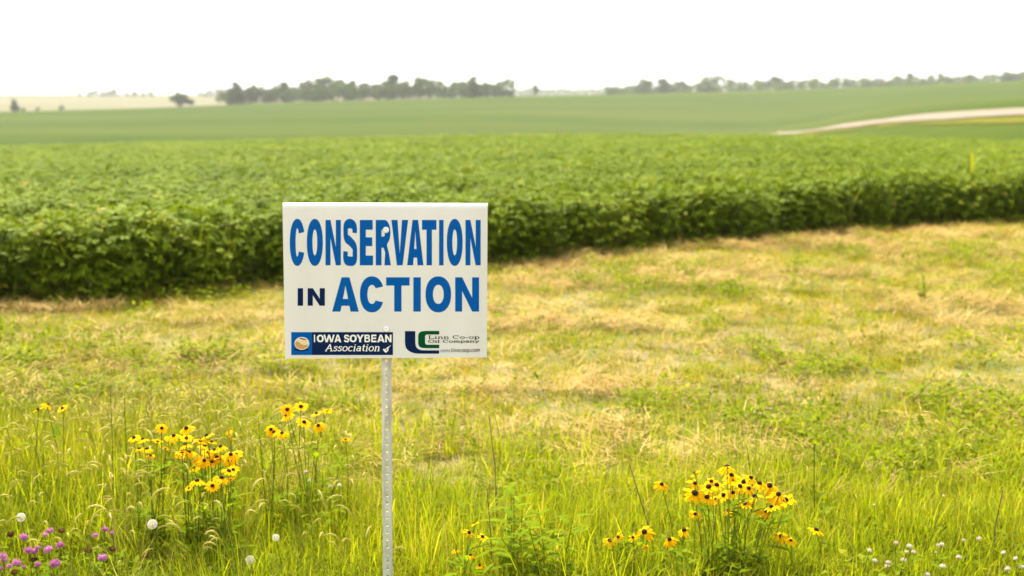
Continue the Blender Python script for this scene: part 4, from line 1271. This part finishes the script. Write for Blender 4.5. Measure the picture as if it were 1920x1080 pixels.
stalk(233, 745, 232, 990, 4.75, 'second thin green stem just right of the tallest stem at left', M['stem_green'], 6)
stalk(485, 790, 504, 960, 4.7, 'thin green stem between the big yellow patch and the upright group', M['stem_green'], 8)
stalk(917, 780, 932, 880, 4.9, 'reddish brown dry stalk leaning in the grass right of the post', M['stem_brown'], 14, .0026)
stalk(913, 915, 923, 1075, 4.2, 'dark dry stalk rising beside the small yellow flower cluster', M['stem_brown'], 14, .0024)
stalk(1180, 870, 1235, 945, 4.55, 'dry brown stalk leaning left of the dense right flower clump', M['stem_brown'], 18, .0028)
stalk(1527, 830, 1530, 960, 4.75, 'upright dark green stem right of the dense flower clump', M['stem_green'], 8, .003)
stalk(1400, 835, 1412, 880, 4.75, 'short bent dry stalk above the dense right flower clump', M['stem_brown'], 10)
stalk(1880, 920, 1866, 1010, 4.4, 'brown stalk near the right edge above the white clovers', M['stem_brown'], 8, .003)

# volunteer corn plant standing in the crop edge at right
P = at(1812, 400, 17.3)
b = Vector((P.x, float(edge_y(P.x)) + 0.15, 0)); b.z = h1(b.x, b.y)
root = empty('corn_plant', b); tag(root, 'yellow green corn plant rising out of the soybean edge at right', 'corn')
m = MB(); m.tube([(0, 0, 0), (0.01, 0, .4), (0.0, 0, .72)], [.013, .011, .006], 6, .4); m.build('stalk', M['weed_yellow'], root, True)
for k in range(9):
    m = MB()
    m.blade((0, 0, .22 + .065 * k), 2.4 * k + random.uniform(-.3, .3), random.uniform(.4, .6), random.uniform(.25, .5), random.uniform(1.0, 1.9), .05, random.random(), 6)
    m.build('leaf', M['weed_yellow'], root, True)

# ------------------------------------------------------------------ distant trees
def crown_mesh(lobes, nleaf, size):
    m = MB()
    for _ in range(nleaf):
        lx, ly, lz, lr = random.choices(lobes, weights=[l[3] ** 2 for l in lobes])[0]
        d = Vector((random.gauss(0, 1), random.gauss(0, 1), random.gauss(0, 1))).normalized()
        rr = lr * random.uniform(.55, 1.08)
        c = Vector((lx, ly, lz)) + Vector((d.x * rr, d.y * rr, d.z * rr * .85))
        if c.z < .02: c.z = random.uniform(.02, .08)
        n_ = (d + Vector((random.gauss(0, .5), random.gauss(0, .5), random.gauss(0, .5)))).normalized()
        a = n_.orthogonal().normalized(); b_ = n_.cross(a); s_ = size * random.uniform(.6, 1.3)
        m.add([c - a * s_, c - b_ * s_ * .6, c + a * s_, c + b_ * s_ * .6], [(0, 1, 2, 3)], random.random())
    zs_ = sorted(p[2] for p in m.v); k_ = 1.0 / zs_[int(len(zs_) * .99)]
    m.v = [(p[0], p[1], p[2] * k_) for p in m.v]
    return m.mesh('crown', M['tree_leaf'])
def trunk_mesh(limbs=4):
    m = MB()
    m.tube([(0, 0, -.03), (.005, 0, .2), (0.0, .01, .45), (.01, 0, .75)], [.032, .024, .018, .006], 6, .5)
    for k in range(limbs):
        a = 6.283 * k / limbs + random.uniform(-.4, .4); z = random.uniform(.2, .45)
        m.tube([(0, 0, z), (.08 * math.cos(a), .08 * math.sin(a), z + .12), (.2 * math.cos(a), .2 * math.sin(a), z + .26)], [.012, .009, .004], 5, .5)
    return m.mesh('trunk', M['bark'], True)
def lobes_for(kind):
    L = []
    if kind == 'round':
        for k in range(13):
            a = random.uniform(0, 6.283); z = random.uniform(.16, .82); w_ = .30 * math.sin(math.pi * min(1, max(.12, z * .95 + .06)))
            q = w_ * math.sqrt(random.random())
            L.append((q * math.cos(a), q * math.sin(a), z, random.uniform(.13, .20)))
    elif kind == 'tall':
        for k in range(13):
            z = .08 + .80 * k / 12; w_ = .14 * (1.15 - z)
            L.append((random.uniform(-w_, w_), random.uniform(-w_, w_), z, random.uniform(.12, .17) * (1.12 - .4 * z)))
    elif kind == 'wide':
        for k in range(17):
            x_ = random.uniform(-.55, .55)
            L.append((x_, random.uniform(-.4, .4), random.uniform(.12, .80 - .45 * abs(x_)), random.uniform(.14, .22)))
    else:
        for k in range(12):
            x_ = random.uniform(-.42, .42)
            L.append((x_, random.uniform(-.4, .4), random.uniform(.08, .78 - .5 * abs(x_)), random.uniform(.16, .24)))
    return L
CROWNS = {k: [crown_mesh(lobes_for(k), 1500, .042) for _ in range(4)] for k in ('round', 'tall', 'wide', 'bush')}
TRUNKS = [trunk_mesh() for _ in range(3)]
def tree(u, vtop, vbase, Y, kind, label, group=None, name='tree', wmul=1.0, cat='tree'):
    B_ = at(u, vbase, Y); T_ = at(u, vtop, Y)
    zb_ = min(B_.z, h1(B_.x, Y) + .1) if abs(B_.z - h1(B_.x, Y)) < 6 else h1(B_.x, Y)
    zb_ = h1(B_.x, Y)
    hh = max(T_.z - zb_, 1.5)
    root = empty(name, (B_.x, Y, zb_)); tag(root, label, cat, group)
    k = hh / .98
    link('trunk', random.choice(TRUNKS), root, rot=(0, 0, random.uniform(0, 6)), scale=(k, k, k))
    link('crown', random.choice(CROWNS[kind]), root, rot=(0, 0, random.uniform(0, 6)), scale=(k * wmul, k * wmul, k))
ORD = ['first', 'second', 'third', 'fourth', 'fifth', 'sixth', 'seventh', 'eighth', 'ninth', 'tenth', 'eleventh', 'twelfth', 'thirteenth', 'fourteenth', 'fifteenth', 'sixteenth', 'seventeenth', 'eighteenth', 'nineteenth', 'twentieth', 'twenty-first', 'twenty-second', 'twenty-third', 'twenty-fourth', 'twenty-fifth', 'twenty-sixth', 'twenty-seventh', 'twenty-eighth', 'twenty-ninth', 'thirtieth']
MIDROW = [(426, 172, 'bush', .8), (443, 156, 'tall', 1.2), (470, 164, 'round', 1), (497, 167, 'bush', .8), (512, 169, 'round', .9), (532, 155, 'tall', 1.2), (552, 166, 'round', .9), (574, 150, 'round', .8), (600, 148, 'tall', 1.5), (625, 144, 'round', .8), (645, 158, 'round', .9), (662, 152, 'tall', 1), (683, 156, 'round', .8), (708, 158, 'round', .9), (737, 141, 'tall', 1.3), (757, 152, 'round', .8), (790, 145, 'round', .8), (808, 156, 'round', .7), (830, 160, 'wide', .6), (848, 157, 'round', .8), (870, 153, 'round', .8), (888, 145, 'tall', 1.3), (914, 156, 'round', .9), (932, 164, 'bush', .8), (952, 168, 'bush', .8)]
for i, (u, vt, kd, wm) in enumerate(MIDROW):
    vb = np.interp(u, [420, 960], [195, 180])
    tree(u, vt, vb, 622 + random.uniform(0, 25), kd, '%s%s tree from the left in the long row behind the sign' % ('tall ' if vt < 150 else '', ORD[i]), 'trees of the long middle row', wmul=wm * 1.55)
RIGHT = [(1150, 162, 'wide', .8, 'r'), (1182, 160, 'bush', 1, 'r'), (1212, 149, 'round', 1, 'r'), (1245, 148, 'round', 1, 'r'), (1276, 152, 'bush', .9, 'r'), (1320, 150, 'round', 1, 'r'), (1343, 140, 'wide', .8, 'r'), (1383, 152, 'wide', .8, 'r'), (1424, 149, 'round', 1, 'r'), (1452, 144, 'round', 1, 'r'), (1478, 150, 'round', 1, 'r'), (1502, 153, 'round', .9, 'r'), (1527, 149, 'round', .9, 'r'), (1556, 148, 'bush', .9, 'r'), (1592, 151, 'wide', .8, 'r'), (1624, 151, 'bush', .9, 'r'), (1655, 146, 'wide', .8, 'r'), (1682, 142, 'round', .9, 'r'), (1704, 138, 'tall', 1.3, 'r'), (1729, 150, 'bush', .9, 'r'), (1757, 138, 'wide', .9, 'r'), (1783, 145, 'round', .9, 'r'), (1818, 140, 'round', 1, 'r'), (1850, 149, 'bush', .8, 'r'), (1890, 134, 'round', 1, 'r'), (1912, 134, 'round', 1, 'r')]
for i, (u, vt, kd, wm, _) in enumerate(RIGHT):
    tree(u, vt, 170, 800 + random.uniform(0, 60), kd, '%s hazy tree from the left in the right-hand skyline row' % ORD[i], 'trees of the right skyline row', wmul=wm * 1.55)
tree(1003, 159, 180, 670, 'round', 'small lone tree on the skyline just right of the long row', wmul=.9)
tree(342, 174, 200, 575, 'bush', 'dark round bushy tree alone at the left end of the far field', wmul=1.5)
tree(28, 187, 212, 590, 'tall', 'narrow upright tree at the far left edge of the field', wmul=1.5)
tree(44, 202, 212, 585, 'bush', 'low bush at the foot of the narrow far left tree', name='bush', cat='bush', wmul=1.2)
tree(70, 201, 212, 582, 'bush', 'low rounded bush second from the narrow far left tree', name='bush', cat='bush', wmul=1.2)
tree(115, 198, 208, 580, 'bush', 'small bush standing by itself on the far field edge at left', name='bush', cat='bush')
FARL = [(150, 171), (168, 170), (184, 167), (200, 171), (216, 166), (236, 172), (252, 170), (268, 172), (283, 170)]
for i, (u, vt) in enumerate(FARL):
    tree(u, vt, 177, 1500 + random.uniform(0, 30), random.choice(('round', 'wide', 'bush')), '%s pale tree from the left on the horizon beyond the tan field' % ORD[i], 'pale horizon trees beyond the tan field', wmul=1.1)
FARM = [(378, 171), (392, 168), (406, 166), (420, 165)]
for i, (u, vt) in enumerate(FARM):
    tree(u, vt, 177, 1450, 'wide', '%s faint tree from the left behind the start of the long row' % ORD[i], 'faint trees behind the long row', wmul=1.1)

# shrubby growth along the foot of the rows, too dense to count, and far woods on the horizon
def thicket(name, span, label, n_, size, hmin, hmax, seed):
    m = MB()
    r_ = random.Random(seed)
    for _ in range(n_):
        u = r_.uniform(span[0], span[1]); Y = r_.uniform(span[2], span[3])
        P = at(u, 180, Y); zb_ = h1(P.x, Y)
        top = hmin + (hmax - hmin) * float(fbm(np.array([u / span[4]]), np.array([Y * .01]), seed)[0])
        c = Vector((P.x, Y, zb_ + top * r_.random() ** .7))
        nrm = Vector((r_.gauss(0, 1), r_.gauss(0, 1), r_.gauss(.4, 1))).normalized(); a = nrm.orthogonal().normalized(); b_ = nrm.cross(a); s_ = size * r_.uniform(.6, 1.3)
        m.add([c - a * s_, c - b_ * s_ * .7, c + a * s_, c + b_ * s_ * .7], [(0, 1, 2, 3)], r_.random())
    o = m.build(name, M['tree_leaf']); tag(o, label, 'undergrowth', kind='stuff')
thicket('undergrowth', (424, 965, 624, 640, 14), 'dense undergrowth along the foot of the long middle tree row', 10000, .6, 3.0, 12.0, 3)
thicket('skyline_undergrowth', (1135, 1960, 800, 850, 18), 'dense scrub along the foot of the right skyline row', 9000, .8, 2.0, 11.0, 4)
thicket('far_woods', (760, 1300, 1700, 2000, 40), 'faint bluish woods on the far horizon behind the rows', 3500, 2.2, 3, 13, 5)

# small pale marker beside the road
P = at(1470, 246, 300); b = Vector((62.2, 300, h1(62.2, 300)))
root = empty('marker_post', b); tag(root, 'tiny pale marker post beside the gravel road', 'marker post')
m = MB(); m.box((-.07, -.07, 0), (.07, .07, .9)); m.build('post', M['cap'], root)
m = MB(); m.box((-.2, -.12, .6), (.2, -.08, 1.05)); m.build('plate', M['cap'], root)

# ------------------------------------------------------------------ haze
m = MB(); m.box((-19000, -420, -22), (19000, 4560, 28))
mh, n, l = new_mat('haze_air')
pv = n.new('ShaderNodeVolumePrincipled')
pv.inputs['Color'].default_value = (1.0, 0.985, 0.95, 1)
pv.inputs['Density'].default_value = 0.00020
pv.inputs['Anisotropy'].default_value = 0.0
out = n.new('ShaderNodeOutputMaterial'); l.new(pv.outputs[0], out.inputs['Volume'])
hz_ = m.build('haze', mh); tag(hz_, 'pale summer haze filling the air over the fields', 'haze', kind='stuff')
